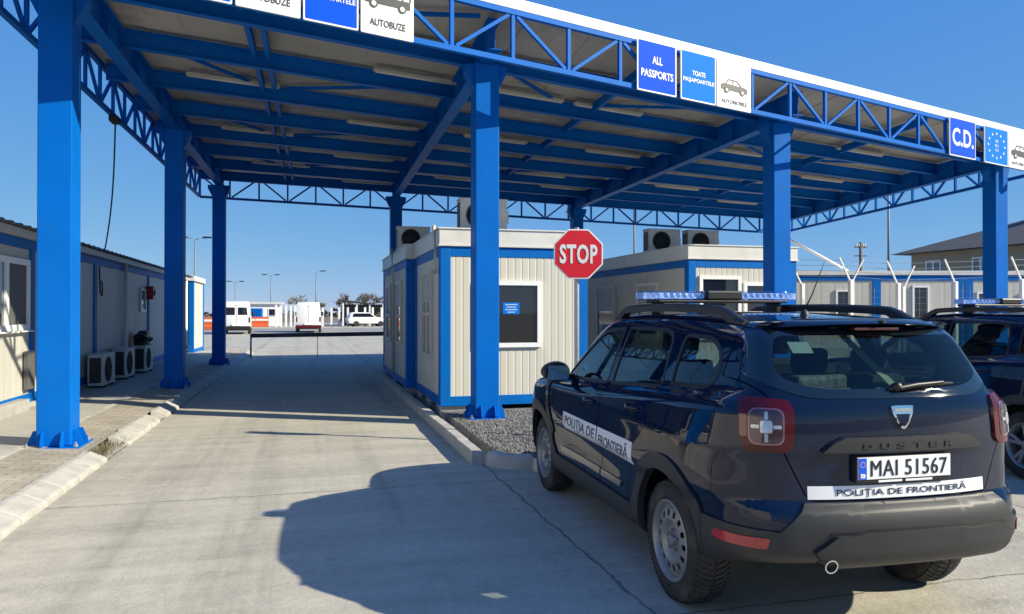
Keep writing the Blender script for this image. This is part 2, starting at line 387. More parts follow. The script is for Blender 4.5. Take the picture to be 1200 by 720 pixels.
for k in range(15000):
    if k < 13000: x, y = rg.uniform(1.99, 4.2), 7.5+3.6*rg.random()
    else: x, y = rg.uniform(1.99, 5.4), rg.uniform(7.8, 11.2)
    if x < 2.3 and y < 7.82: continue
    r = rg.uniform(.008, .020); e = Euler((rg.uniform(0, 6), rg.uniform(0, 6), rg.uniform(0, 6))).to_matrix()
    P = [Vector((x, y, .098+r*.35))+e @ Vector(q)*r*rg.uniform(.75, 1.25) for q in ((1, 0, 0), (-1, 0, 0), (0, 1, 0), (0, -1, 0), (0, 0, .8), (0, 0, -.8))]
    mb._new(P, octa)
tag(mb.build('gravel', M['gravel']), 'grey crushed stone gravel covering the island in front of the booth', 'gravel', kind='stuff')

# ================================================================== CANOPY
canopy = thing('border_canopy', 'large blue steel lane canopy with lattice trusses and white roof edge', 'canopy', (6.5, 16, 0))
CFL, CFR, CBL, CBR = Vector((-3.48, 8.09, 5.13)), Vector((15.75, 12.79, 4.75)), Vector((-3.19, 24.1, 5.13)), Vector((17.15, 24.3, 4.62))
def cp(u, v, dz=0.0):
    p = CFL*(1-u)*(1-v)+CFR*u*(1-v)+CBL*(1-u)*v+CBR*u*v; return p+Vector((0, 0, dz))
def cz(x, y, dz=0.0):
    """canopy datum under plan point"""
    v = .5; u = .5
    for _ in range(30):
        p = cp(u, v); u += (x-p.x)/20; v += (y-p.y)/14
    return cp(u, v, dz), u, v
TH = .66
def truss(a, b, n, depth=TH, w=.07, name='lattice_truss', phase=0, m=None):
    mb = MB(); a, b = Vector(a), Vector(b); up = Vector((0, 0, depth))
    d = (b-a).normalized(); mb.beam(a, b, w, w); mb.beam(a+up, b+up, w, w)
    for i in range(n+1):
        p = a.lerp(b, i/n); e = .035
        mb.beam(p+Vector((0, 0, w/2+.002)), p+up-Vector((0, 0, w/2+.002)), w*.72, w*.72, d)
        if i < n:
            q = a.lerp(b, (i+1)/n)
            lo, hi = (p+d*.06, q-d*.06) if (i+phase) % 2 else (q-d*.06, p+d*.06)
            mb.beam(lo+Vector((0, 0, w/2+.01)), hi+up-Vector((0, 0, w/2+.01)), w*.66, w*.66, d.cross(Vector((0, 0, 1))))
    return mb.build(name, m or M['blue'], canopy)
truss(cp(0, 0), cp(1, 0), 22, phase=1)
truss(cp(0, 1), cp(1, 1), 24)
truss(cp(0, 0)+Vector((0, .12, 0)), cp(0, 1)-Vector((0, .12, 0)), 20)
truss(cp(1, 0)+Vector((0.0, .12, 0)), cp(1, 1)-Vector((0, .12, 0)), 14, phase=1)
# roof deck: trapezoid sheet seen from below, white fascia all round
mb = MB(); ND = 36
zt = TH+.075
for k in range(ND):                        # ribs run along the lanes
    u0, u1 = k/ND, (k+1)/ND
    for j in range(8):
        v0, v1 = .0+1.023*j/8, .0+1.023*(j+1)/8
        z = zt+(.008 if k % 2 else 0.0)
        mb.quad(cp(u0, v0, z), cp(u0, v1, z), cp(u1, v1, z), cp(u1, v0, z))
        if k: mb.quad(cp(u0, v0, zt-.004), cp(u0, v1, zt-.004), cp(u0, v1, zt+.012), cp(u0, v0, zt+.012))
for j in range(1): mb.quad(cp(0, .0, zt+.10), cp(1, .0, zt+.10), cp(1, 1.023, zt+.10), cp(0, 1.023, zt+.10))
mb.build('roof_deck', M['deck'], canopy)
mb = MB()
def fas(a, b): mb.beam(a, b, .05, .145)
c = [cp(-.004, -.001, zt+.038), cp(1.004, -.001, zt+.038), cp(1.004, 1.025, zt+.036), cp(-.004, 1.025, zt+.036)]
for i in range(4):
    d = (c[(i+1) % 4]-c[i]).normalized(); fas(c[i]-d*.02, c[(i+1) % 4]-d*.03)
mb.build('roof_fascia', M['white'], canopy)
# columns with footplates, gussets and bearing brackets
COLS = [(-2.77, 9.57), (-2.62, 16.27), (-2.52, 22.98), (2.47, 10.50), (2.58, 22.95), (8.32, 11.86), (8.53, 23.0), (15.18, 13.42), (16.4, 23.6)]
GB = .20                                   # girder soffit above the datum
for x, y in COLS:
    base = .10 if x < -2 else (.10 if x < 6 else .10)
    p, u, v = cz(x, y); top = p.z+GB; h = .175
    mb = MB(); mb.box((x-h, y-h, base+.02), (x+h, y+h, top-.002))
    co = mb.build('column', M['blue'], canopy, bevel=.012)
    mb = MB(); mb.box((x-.29, y-.29, base-.05), (x+.29, y+.29, base+.018)); mb.build('base_plate', M['blue'], co, bevel=.004)
    for dx, dy in ((1, 0), (-1, 0), (0, 1), (0, -1)):
        for off in (-.10, .10):
            o = Vector((x+dx*h+(-dy)*off-abs(dy)*.007, y+dy*h+dx*off-abs(dx)*.007, base+.019))
            mb = MB(); mb.prism([(.001, 0), (.105, 0), (.105, .035), (.05, .17), (.001, .17)], o, (dx, dy, 0), (0, 0, 1), (abs(dy)*.014, abs(dx)*.014, 0)); mb.build('gusset', M['blue'], co)
    for dx in (-.245, .245):
        for dy in (-.245, .245):
            mb = MB(); mb.lathe([(.0001, .055), (.011, .055), (.011, .028), (.026, .027), (.026, .001)], (x+dx, y+dy, base+.018), (0, 0, 1), 6, smooth=False); mb.build('anchor_bolt', M['steel'], co)
    for s in (-1, 1):
        mb = MB(); mb.prism([(h+.001, -.003), (h+.13, -.003), (h+.13, -.10), (h+.001, -.36)], (x, y-.10, top), (s, 0, 0), (0, 0, 1), (0, .2, 0)); mb.build('bracket', M['blue'], co)
# girders along the lanes
GIR = [(-2.74, -2.50), (2.44, 2.60), (8.30, 8.55), (15.15, 16.45)]
for xa, xb in GIR:
    a, _, _ = cz(xa, 8.2+(xa+3.48)*.2445, GB+.215); b, _, _ = cz(xb, 24.0, GB+.215)
    mb = MB(); mb.ibeam(a+Vector((0, .12, 0)), b-Vector((0, .1, 0)), .20, .43)
    for k in range(9):
        q = a.lerp(b, (k+.5)/9)
        for s in (-1, 1): mb.box((q.x+s*.052-.044, q.y-.005, q.z-.195), (q.x+s*.052+.044, q.y+.005, q.z+.195))
    mb.build('girder', M['blue'], canopy)
# purlins across the bays
us = []
def u_of(xa, xb, v):
    x = xa*(1-v)+xb*v; lo, hi = 0, 1
    for _ in range(30):
        m_ = (lo+hi)/2
        if cp(m_, v).x < x: lo = m_
        else: hi = m_
    return lo
for k in range(8):
    v = (k+.95)/8.4
    su = [0.004]+[u_of(xa, xb, v) for xa, xb in GIR]+[.996]
    for i in range(len(su)-1):
        a, b = cp(su[i], v, TH-.12), cp(su[i+1], v, TH-.12); d = (b-a).normalized()
        mb = MB(); mb.ibeam(a+d*.012, b-d*.012, .12, .27, .014, .010); mb.build('purlin', M['blue'], canopy)
# stringers and wind bracing
for i in range(3):
    for fr in ((.36, .40) if i == 0 else (.47,) if i == 1 else (.5,)):
        for k in range(9):
            v0, v1 = max(.004, (k-.05)/8.4+.012), min(.996, (k+.95)/8.4-.012)
            def pt(v):
                ua, ub = u_of(*GIR[i], v), u_of(*GIR[i+1], v); return cp(ua+(ub-ua)*fr, v, TH-.07)
            if i == 0 and fr > .39 and k > 7: continue
            mb = MB(); mb.beam(pt(v0), pt(v1), .07, .15); mb.build('stringer', M['blue'], canopy)
for i, ks in ((0, (0, 2, 4, 6)), (1, (1, 5)), (2, (2, 6))):
    for k in ks:
        v0, v1 = max(.01, (k-.05)/8.4), (k+.95)/8.4
        ua, ub = u_of(*GIR[i], v0), u_of(*GIR[i+1], v0); uc, ud = u_of(*GIR[i], v1), u_of(*GIR[i+1], v1)
        mb = MB(); mb.beam(cp(ua+(ub-ua)*.04, v0+.01, TH-.02), cp(uc+(ud-uc)*.34, v1-.01, TH-.02), .05, .05); mb.build('wind_brace', M['blue'], canopy)
        mb = MB(); mb.beam(cp(ua+(ub-ua)*.96, v0+.01, TH-.02), cp(uc+(ud-uc)*.44, v1-.01, TH-.02), .05, .05); mb.build('wind_brace', M['blue'], canopy)
mb = MB(); p = cp(1, 1, -.02); mb.tube([p+Vector((.05, 0, .45)), p+Vector((.08, .05, .1)), p, Vector((20.05, 24.1, 3.22))], .055, 10); mb.build('drain_pipe', M['white'], canopy)
# batten lights under the deck
lights = []
for i, fr, k in [(0, .10, 0), (0, .72, 1), (0, .12, 2), (0, .66, 3), (0, .14, 4), (0, .62, 5), (0, .2, 6), (0, .68, 7), (1, .10, 1), (1, .40, 1), (1, .66, 3), (1, .14, 3), (1, .5, 5), (1, .16, 6), (1, .72, 6), (2, .10, 2), (2, .48, 1), (2, .64, 3), (2, .2, 5), (2, .6, 6)]:
    v = (k+.95)/8.4-.016
    ua, ub = u_of(*GIR[i], v), u_of(*GIR[i+1], v)
    a = cp(ua+(ub-ua)*fr, v, TH-.07); d = (cp(ub, v, TH-.07)-a).normalized(); b = a+d*1.55
    where = ('left', 'middle', 'right')[i]
    t = thing('batten_light', 'white tube light, %s bay, %s side, by purlin %d counting from the canopy front' % (where, 'left' if fr < .3 else 'middle' if fr < .56 else 'right', k+1), 'batten light', a.lerp(b, .5), 0, 'batten lights under the canopy')
    mb = MB(); mb.beam(a+Vector((0, 0, .032)), b+Vector((0, 0, .032)), .10, .05); mb.build('housing', M['panel_grey'], t, bevel=.006)
    mb = MB(); mb.tube([a+d*.03, b-d*.03], .019, 8); mb.build('tube', M['tube'], t)
    mb = MB()
    for q in (a+d*.1, b-d*.1): mb.box(q+Vector((-.01, -.01, .058)), q+Vector((.01, .01, .14)))
    mb.build('hanger', M['steel'], t)

# ------------------------------------------------------------------ boards on the front truss
FD = (CFR-CFL).normalized(); FN = Vector((FD.y, -FD.x, 0)).normalized()
M['sign_white'] = mat('sign_white', (.72, .73, .72), .4, var=.04, vscale=3, dirt=(.5, .5, .48, .2), dscale=4)
M['sign_blue'] = mat('sign_blue', (.0, .075, .62), .6, spec=.08, var=.04, vscale=3)
M['sign_blue2'] = mat('sign_light_blue', (.0, .17, .66), .6, spec=.08, var=.04, vscale=3)
M['sign_ink'] = mat('sign_ink', (.035, .038, .042), .5)
M['sign_grey'] = mat('sign_faded_ink', (.12, .13, .14), .5)
def bus_art(mb, o, u, v, n, w):
    s = w/1.0
    def P(poly, off, th=.0015): mb.prism([(a*s, b*s) for a, b in poly], Vector(o)+n*off, u, v, n*th)
    P(round_poly([(-.42, -.14), (.42, -.14), (.42, -.02), (-.42, -.02)], .02), .002)
    P([(-.42, -.02), (.42, -.02), (.42, .0), (-.42, .0)], .002); P([(-.42, .14), (.42, .14), (.40, .17), (-.40, .17)], .002)
    for i in range(7): x = -.42+.14*i; P([(x-.012, 0), (x+.012, 0), (x+.012, .14), (x-.012, .14)], .002)
    for x in (-.26, .27):
        P([(x+.075*math.cos(a), -.15+.075*math.sin(a)) for a in np.linspace(0, 2*math.pi, 20, endpoint=False)], .0055)
def wheel_dots(mb, o, u, v, n, w, xs, yy, r):
    s = w
    for x in xs: mb.prism([((x+r*math.cos(a))*s, (yy+r*math.sin(a))*s) for a in np.linspace(0, 2*math.pi, 16, endpoint=False)], Vector(o)+n*.009, u, v, n*.0015)
def car_art(mb, o, u, v, n, w):
    def P(poly, off=.002, th=.0015): mb.prism([(a*w, b*w) for a, b in poly], Vector(o)+n*off, u, v, n*th)
    P(round_poly([(-.42, -.09), (.42, -.11), (.43, .0), (.30, .03), (-.34, .05), (-.43, .01)], .03))
    top = [(-.26, .05), (-.19, .15), (.08, .15), (.22, .035)]
    for a, b in zip(top, top[1:]):
        A, B = Vector(a), Vector(b); t = (B-A).normalized(); q = Vector((-t.y, t.x))*.012; P([A-q, B-q, B+q, A+q])
    P([(-.05, .04), (-.03, .04), (-.03, .15), (-.05, .15)])
    for x in (-.25, .25): P([(x+.075*math.cos(a), -.10+.075*math.sin(a)) for a in np.linspace(0, 2*math.pi, 18, endpoint=False)], .0055)
def board(u0, u1, kind, label, zlo=-.06, zhi=.71):
    a, b = CFL.lerp(CFR, u0), CFL.lerp(CFR, u1); w = (b-a).length; c = a.lerp(b, .5)+FN*.075+Vector((0, 0, (zlo+zhi)/2)); h = zhi-zlo
    up = Vector((0, 0, 1)); t = thing('lane_sign', label, 'lane sign', c, 0, 'lane boards on the canopy truss')
    def rect(hw, hh, r=.0): 
        # follow the tilt of the truss
        return round_poly([(-hw, -hh), (hw, -hh), (hw, hh), (-hw, hh)], r, 4) if r else [(-hw, -hh), (hw, -hh), (hw, hh), (-hw, hh)]
    def pl(mb, poly, off, th=.002): mb.prism(poly, c+FN*off, FD, up, FN*th)
    mb = MB(); pl(mb, rect(w/2-.008, h/2, .02), 0, .02); mb.build('board', M['sign_white'], t)
    mb = MB(); pl(mb, [(-w/2+.05, h/2-.04), (-w/2+.10, h/2-.04), (-w/2+.10, -h/2+.04), (-w/2+.05, -h/2+.04)], -.03, .029); pl(mb, [(w/2-.10, h/2-.04), (w/2-.05, h/2-.04), (w/2-.05, -h/2+.04), (w/2-.10, -h/2+.04)], -.03, .029); mb.build('back_rail', M['steel'], t)
    o = c+FN*.022
    if kind in ('all', 'toate', 'toate2', 'cd', 'eu'):
        mb = MB(); pl(mb, rect(w/2-.028, h/2-.022, .018), .0205, .0025); mb.build('blue_field', M['sign_blue'] if kind in ('all', 'cd', 'toate2') else M['sign_blue2'], t); o = c+FN*.0232
    mb = MB()
    if kind == 'all':
        text_on(mb, 'ALL', o+up*.10, FD, up, FN, .2, .004, width=w*.25, height=.115); text_on(mb, 'PASSPORTS', o-up*.11, FD, up, FN, .2, .004, width=w*.80, height=.115)
        mb.build('lettering', M['sign_white'], t)
    elif kind in ('toate', 'toate2'):
        text_on(mb, 'TOATE', o+up*.045, FD, up, FN, .2, .004, width=w*.36, height=.075); text_on(mb, 'PAȘAPOARTELE', o-up*.075, FD, up, FN, .2, .004, width=w*.86, height=.085)
        mb.build('lettering', M['sign_white'], t)
    elif kind == 'cd':
        text_on(mb, 'C.D.', o+up*.0, FD, up, FN, .3, .008, width=w*.80, height=.36); mb.build('lettering', M['sign_white'], t)
    elif kind == 'eu':
        for k in range(12):
            A = 2*math.pi*k/12; q = o+FD*.30*w*math.cos(A)*1.15+up*.255*math.sin(A)
            mb.prism([((.036 if j % 2 == 0 else .016)*math.sin(math.pi*j/5), (.036 if j % 2 == 0 else .016)*math.cos(math.pi*j/5)) for j in range(10)], q+FN*.002, FD, up, FN*.002)
        mb.build('star_ring', M['sign_white'], t); mb = MB()
        for k, s in enumerate(('UE', 'EU', 'CH')): text_on(mb, s, o+up*(.10-.095*k), FD, up, FN, .1, .001, width=.11, height=.055)
        mb.build('lettering', M['sign_white'], t)
    elif kind == 'bus':
        bus_art(mb, o+up*.09, FD, up, FN, w); mb.build('bus_picture', M['sign_ink'], t)
        mb = MB(); wheel_dots(mb, o+up*.09, FD, up, FN, w, (-.26, .27), -.15, .045); mb.build('wheel_picture', M['sign_white'], t)
        mb = MB(); text_on(mb, 'AUTOBUZE', o-up*.235, FD, up, FN, .1, .001, width=w*.66, height=.085); mb.build('lettering', M['sign_ink'], t)
    elif kind == 'car':
        car_art(mb, o-up*.03, FD, up, FN, w*.9); mb.build('car_picture', M['sign_ink'], t)
        mb = MB(); wheel_dots(mb, o-up*.03, FD, up, FN, w*.9, (-.25, .25), -.10, .035); mb.build('wheel_picture', M['sign_white'], t)
        mb = MB(); text_on(mb, 'AUTOMOBILE', o-up*.275, FD, up, FN, .1, .0006, width=w*.74, height=.06); mb.build('lettering', M['sign_grey'], t)
board(.1030, .1375, 'toate2', 'blue board barely showing at the top edge, left of the AUTOBUZE boards')
board(.0655, .1015, 'all', 'blue board above the left bay, wholly cut off by the top edge')
board(.1384, .1750, 'bus', 'white AUTOBUZE board cut off by the top edge, leftmost of the boards')
board(.1758, .2095, 'toate2', 'deep blue TOATE PAȘAPOARTELE board beside the white bus board')
board(.2102, .2450, 'bus', 'white board with a bus picture and AUTOBUZE, right of the deep blue board')
board(.4213, .4600, 'all', 'blue board reading ALL PASSPORTS in white capitals')
board(.4637, .5010, 'toate', 'light blue TOATE PAȘAPOARTELE board next to the ALL PASSPORTS board')
board(.5014, .5398, 'car', 'white board with a car picture and AUTOMOBILE above the centre right column')
board(.8171, .8637, 'cd', 'blue board with large white letters C.D.')
board(.8793, .9246, 'eu', 'light blue board with a ring of twelve white stars')
board(.9250, .9747, 'car', 'white car picture board right of the star ring board, at the canopy corner')
# ================================================================== POLICE CARS
# The body is an implicit solid sampled once; panels, doors, panes, bumpers are cut out of it.
def pchip(xs, ys):
    xs = np.array(xs, float); ys = np.array(ys, float); h = np.diff(xs); d = np.diff(ys)/h
    m = np.zeros_like(ys); m[0], m[-1] = d[0], d[-1]
    for i in range(1, len(xs)-1):
        if d[i-1]*d[i] > 0:
            w1, w2 = 2*h[i]+h[i-1], h[i]+2*h[i-1]; m[i] = (w1+w2)/(w1/d[i-1]+w2/d[i])
    def f(x):
        x = np.clip(x, xs[0], xs[-1]); i = np.clip(np.searchsorted(xs, x)-1, 0, len(xs)-2)
        t = (x-xs[i])/h[i]; t2, t3 = t*t, t*t*t
        return (2*t3-3*t2+1)*ys[i]+(t3-2*t2+t)*h[i]*m[i]+(-2*t3+3*t2)*ys[i+1]+(t3-t2)*h[i]*m[i+1]
    return f
def smax(a, b, k):
    h = np.maximum(k-np.abs(a-b), 0)/k; return np.maximum(a, b)+h*h*k*0.25
def smin(a, b, k): return -smax(-a, -b, k)

WB = 2.674; HUB = 0.338
Tl = pchip([-1, -.85, -.3, .3, 1.0, 1.7, 2.4, 2.9, 3.25, 3.45, 3.6], [1.25, 1.245, 1.235, 1.205, 1.145, 1.10, 1.085, 1.05, .98, .88, .80])
Tu = pchip([-1, -.75, -.5, -.2, .2, .6, 1.0, 1.4, 1.75, 2.2], [1.53, 1.56, 1.592, 1.612, 1.63, 1.638, 1.638, 1.622, 1.585, 1.50])
Pz = pchip([.10, .25, .35, .5, .65, .8, .95, 1.05, 1.15, 1.3], [.79, .845, .868, .876, .874, .888, .888, .876, .858, .82])
Ty = pchip([-1, -.85, -.5, -.1, .5, 1.3, 2.1, 2.6, 3.0, 3.3, 3.5], [-.12, -.10, -.045, -.012, -.006, -.010, -.006, 0, -.025, -.075, -.14])
Uy = pchip([-1, -.75, -.4, 0, .5, 1.2, 2.0, 2.5], [-.115, -.085, -.042, -.016, -.004, 0, -.02, -.06])
Yr = pchip([.1, .2, .32, .42, .52, .62, .685, .708, .732, .9, 1.0, 1.12, 1.2, 1.26, 1.35], [-.4, -.55, -.72, -.85, -.888, -.893, -.882, -.862, -.838, -.832, -.838, -.832, -.815, -.775, -.70])
Zb = pchip([-1, -.92, -.6, -.3, 0, 2.6, 3.5], [.50, .47, .42, .34, .28, .25, .32])
Yf = pchip([.1, .3, .5, .8, .95, 1.1], [3.28, 3.42, 3.46, 3.44, 3.36, 3.2])
def Ffun(x, y, z):
    ax = np.abs(x)
    fl = .020*np.exp(-((y/.46)**2)-((z-.74)/.26)**2)+.020*np.exp(-(((y-WB)/.46)**2)-((z-.72)/.26)**2)
    door = -.013*np.exp(-((z-.60)/.10)**2)*np.exp(-((y-1.3)/.75)**4)
    side = ax-(Pz(z)+Ty(y)+fl+door)
    rear = Yr(z)+.15*(ax/.8)**2.5-y
    f = smax(side, rear, .20)
    f = smax(f, y-(Yf(z)-.22*(ax/.8)**2.4), .22)
    f = smax(f, z-(Tl(y)-.035*(ax/.8)**2), .085)
    f = smax(f, Zb(y)-z, .09)
    zz = z-1.05
    u = ax-(.822+Uy(y)-.30*zz-.14*zz*zz)
    ur = (-.795+np.maximum(z-1.245, 0)*.66+.15*(ax/.7)**2.4-y)*.83
    g = smax(u, ur, .10)
    g = smax(g, (y-(2.49-(z-1.07)*1.50-.17*(ax/.7)**2.2))/1.80, .10)
    g = smax(g, z-(Tu(y)-.030*(ax/.6)**2.2), .10)
    g = smax(g, .7-z, .05)
    return smin(f, g, .045)

class Field:
    def __init__(self, fun, lo, hi, h):
        self.fun, self.h = fun, h
        self.ax = [np.arange(lo[i], hi[i]+h, h) for i in range(3)]
        X, Y, Z = np.meshgrid(*self.ax, indexing='ij'); v = fun(X, Y, Z)
        gx, gy, gz = np.gradient(v, h); self.v = v/np.clip(np.sqrt(gx*gx+gy*gy+gz*gz), .35, 3)
    def grad(self, p, e=.002):
        g = np.stack([self.fun(*(p+np.eye(3)[i]*e).T)-self.fun(*(p-np.eye(3)[i]*e).T) for i in range(3)], 1)/(2*e)
        return g
    def net(self, c):
        V = self.v-c; s = V < 0; nx, ny, nz = V.shape; cnt = np.zeros((nx-1, ny-1, nz-1)); acc = np.zeros((nx-1, ny-1, nz-1, 3))
        I = np.indices((nx-1, ny-1, nz-1)).transpose(1, 2, 3, 0)
        cs = [(i, j, k) for i in (0, 1) for j in (0, 1) for k in (0, 1)]
        sl = lambda o: tuple(slice(o[d], V.shape[d]-1+o[d]) for d in range(3))
        for a in cs:
            for d in range(3):
                if a[d]: continue
                b = list(a); b[d] = 1; va, vb = V[sl(a)], V[sl(b)]; m = (va < 0) != (vb < 0)
                t = np.where(m, va/np.where(m, va-vb, 1), 0)
                p = np.zeros(m.shape+(3,)); p += np.array(a); p[..., d] += t
                acc += p*m[..., None]; cnt += m
        on = cnt > 0; idx = -np.ones(cnt.shape, int); idx[on] = np.arange(on.sum())
        P = (I[on]+acc[on]/cnt[on][:, None])*self.h+np.array([q[0] for q in self.ax])
        Q = []
        for d in range(3):
            e = [1 if k == d else 0 for k in range(3)]
            A = s[tuple(slice(0, V.shape[k]-e[k]) for k in range(3))]; B = s[tuple(slice(e[k], V.shape[k]) for k in range(3))]
            u, w = (d+1) % 3, (d+2) % 3
            ix = np.argwhere(A != B)
            ok = (ix[:, u] > 0) & (ix[:, w] > 0) & (ix[:, u] < V.shape[u]-1) & (ix[:, w] < V.shape[w]-1); ix = ix[ok]
            ins = A[tuple(ix.T)]
            du = np.zeros(3, int); du[u] = 1; dw = np.zeros(3, int); dw[w] = 1
            q = np.stack([idx[tuple((ix-du-dw).T)], idx[tuple((ix-dw).T)], idx[tuple(ix.T)], idx[tuple((ix-du).T)]], 1)
            q[~ins] = q[~ins][:, ::-1]; Q.append(q)
        return P, np.concatenate(Q)
    def surf(self, c, it=4):
        P, Q = self.net(c)
        for _ in range(it):
            g = self.grad(P); n = np.linalg.norm(g, axis=1); F = self.fun(*P.T)
            st = np.clip((F-c*np.clip(n, .35, 3))/np.clip(n*n, .2, 9), -.015, .015)
            P = P-st[:, None]*g
        return P, Q
    def normals(self, P):
        g = self.grad(P); return g/np.linalg.norm(g, axis=1)[:, None]

BF = Field(Ffun, (-1.06, -1.1, .12), (1.06, 3.65, 1.75), .0275)
_surf = {}
def S(c):
    if c not in _surf: _surf[c] = BF.surf(-c)          # c: depth below the body's skin
    return _surf[c]
def mesh_obj(name, V, Fc):
    me = bpy.data.meshes.new(name); me.from_pydata([tuple(p) for p in V], [], [tuple(int(i) for i in f) for f in Fc]); me.update()
    o = bpy.data.objects.new(name, me); COL.objects.link(o); return o
def shell(co, ci):
    (A, QA), (B, QB) = S(co), S(ci)
    return mesh_obj('shell', np.concatenate([A, B]), np.concatenate([QA, QB[:, ::-1]+len(A)]))
def kill(*os):
    for o in os:
        me = o.data; bpy.data.objects.remove(o)
        if me.users == 0: bpy.data.meshes.remove(me)
def boolean(a, b, op):
    """new mesh object: a op b (b consumed)"""
    md = a.modifiers.new('b', 'BOOLEAN'); md.operation = op; md.solver = 'MANIFOLD'; md.object = b
    dg = bpy.context.evaluated_depsgraph_get(); dg.update()
    me = bpy.data.meshes.new_from_object(a.evaluated_get(dg)); a.modifiers.remove(md)
    o = bpy.data.objects.new(a.name, me); COL.objects.link(o); return o
def cut(a, b, op='DIFFERENCE', keep_b=False):
    o = boolean(a, b, op); kill(a)
    if not keep_b: kill(b)
    return o
def pr_yz(poly, x0, x1):
    mb = MB(); mb.prism(poly, (x0, 0, 0), (0, 1, 0), (0, 0, 1), (x1-x0, 0, 0)); return mb.build('cut', [])
def pr_xz(poly, y0, y1):
    mb = MB(); mb.prism(poly, (0, y0, 0), (1, 0, 0), (0, 0, 1), (0, y1-y0, 0)); return mb.build('cut', [])
def pr_dir(poly, o, u, v, d):
    mb = MB(); mb.prism(poly, o, u, v, d); return mb.build('cut', [])
def cyl_x(y, z, r, x0, x1, n=64):
    return pr_yz([(y+r*math.cos(2*math.pi*k/n), z+r*math.sin(2*math.pi*k/n)) for k in range(n)], x0, x1)
def arc(y, z, r, a0, a1, n=24): return [(y+r*math.cos(R(a0+(a1-a0)*k/n)), z+r*math.sin(R(a0+(a1-a0)*k/n))) for k in range(n+1)]
def finish(o, name, m, parent, body=True, ang=0.6):
    """names the piece, shades it smooth by the true surface normal"""
    o.name = name; me = o.data; me.name = name
    me.materials.clear(); me.materials.append(m)
    n = len(me.vertices)
    P = np.empty(n*3); me.vertices.foreach_get('co', P); P = P.reshape(-1, 3)
    if len(me.polygons):
        nl = len(me.loops); lv = np.empty(nl, int); me.loops.foreach_get('vertex_index', lv)
        fn = np.empty(len(me.polygons)*3); me.polygons.foreach_get('normal', fn); fn = fn.reshape(-1, 3)
        lt = np.empty(len(me.polygons), int); me.polygons.foreach_get('loop_total', lt)
        ln = np.repeat(fn, lt, axis=0)
        N = BF.normals(P)[lv]; dt = (N*ln).sum(1)
        out = np.where((dt > .80)[:, None], N, np.where((dt < -.80)[:, None], -N, ln))
        me.polygons.foreach_set('use_smooth', np.ones(len(me.polygons), bool))
        me.normals_split_custom_set([tuple(v) for v in out])
    o.parent = parent
    return o
def mirror_poly(p): return p
def onside(y, z, side, off):
    """x on the body side at (y, z), pushed out by off"""
    y = np.asarray(y, float); z = np.asarray(z, float); a = np.full_like(y, .3); b = np.full_like(y, 1.1)
    for _ in range(40):
        m = (a+b)/2; f = Ffun(m*side, y, z); a = np.where(f < 0, m, a); b = np.where(f < 0, b, m)
    return side*((a+b)/2+off)
def onrear(x, z, off):
    x = np.asarray(x, float); z = np.asarray(z, float); a = np.full_like(x, .2); b = np.full_like(x, -1.2)
    for _ in range(40):
        m = (a+b)/2; f = Ffun(x, m, z); a = np.where(f < 0, m, a); b = np.where(f < 0, b, m)
    return (a+b)/2-off
def ontop(x, y, off=0):
    x = np.asarray(x, float); y = np.asarray(y, float); a = np.full_like(x, 1.2); b = np.full_like(x, 1.8)
    for _ in range(40):
        m = (a+b)/2; f = Ffun(x, y, m); a = np.where(f < 0, m, a); b = np.where(f < 0, b, m)
    return (a+b)/2+off
def decal_text(txt, name, m, parent, place, w, h, bold=0.0, spacing=1.0):
    V, F = text_mesh(txt, 1.0, bold, spacing=spacing)
    V = np.array(V); V[:, 0] -= (V[:, 0].max()+V[:, 0].min())/2; V[:, 0] *= w/(V[:, 0].max()-V[:, 0].min())
    V[:, 1] -= (V[:, 1].max()+V[:, 1].min())/2; V[:, 1] *= h/(V[:, 1].max()-V[:, 1].min())
    b_ = bmesh.new(); vv = [b_.verts.new(p) for p in V]                     # finer mesh so the letters follow the panel
    for f in F: b_.faces.new([vv[i] for i in f])
    for ax_, L_ in ((0, w), (1, h)):
        for q in np.arange(-L_/2+.02, L_/2, .02):
            co = [0, 0, 0]; no = [0, 0, 0]; co[ax_] = q; no[ax_] = 1
            bmesh.ops.bisect_plane(b_, geom=b_.verts[:]+b_.edges[:]+b_.faces[:], plane_co=co, plane_no=no)
    b_.verts.index_update(); V = np.array([v.co[:] for v in b_.verts]); F = [tuple(v.index for v in f.verts) for f in b_.faces]; b_.free()
    o = mesh_obj(name, place(V[:, 0], V[:, 1]), F); o.data.materials.append(m); o.parent = parent; return o

# ---- materials
M['navy'] = mat('navy_car_paint', (0.003, 0.0085, 0.029), 0.5, coat=1.0, var=0.05, vscale=2, spec=.0)
M['plastic'] = mat('grey_bumper_plastic', (0.021, 0.022, 0.024), 0.5, var=0.10, vscale=4, bump=0.10, bscale=260, dirt=(0.10, 0.095, 0.085, 0.15), dscale=3)
M['rubber'] = mat('tyre_rubber', (0.018, 0.018, 0.019), 0.75, var=0.2, vscale=6, bump=0.15, bscale=60, dirt=(0.14, 0.125, 0.10, 0.5), dscale=5)
M['wheel'] = mat('silver_wheel', (0.26, 0.265, 0.27), 0.42, metal=0.45, var=0.08, vscale=9, dirt=(0.16, 0.14, 0.12, 0.4), dscale=9)
M['chrome'] = mat('chrome', (0.78, 0.79, 0.80), 0.12, metal=1.0, var=0.03)
M['carglass'] = glass('car_glass', (0.62, 0.70, 0.69), 0.0)
M['frit'] = mat('black_glass_edge', (0.006, 0.010, 0.014), 0.08, coat=1.0)
M['red_lens'] = mat('red_lens', (0.07, 0.0025, 0.006), 0.15, spec=.2, coat=.5, var=0.15, vscale=20)
M['red_deep'] = mat('red_lens_deep', (0.07, 0.008, 0.012), 0.12, coat=1.0, var=0.2, vscale=25)
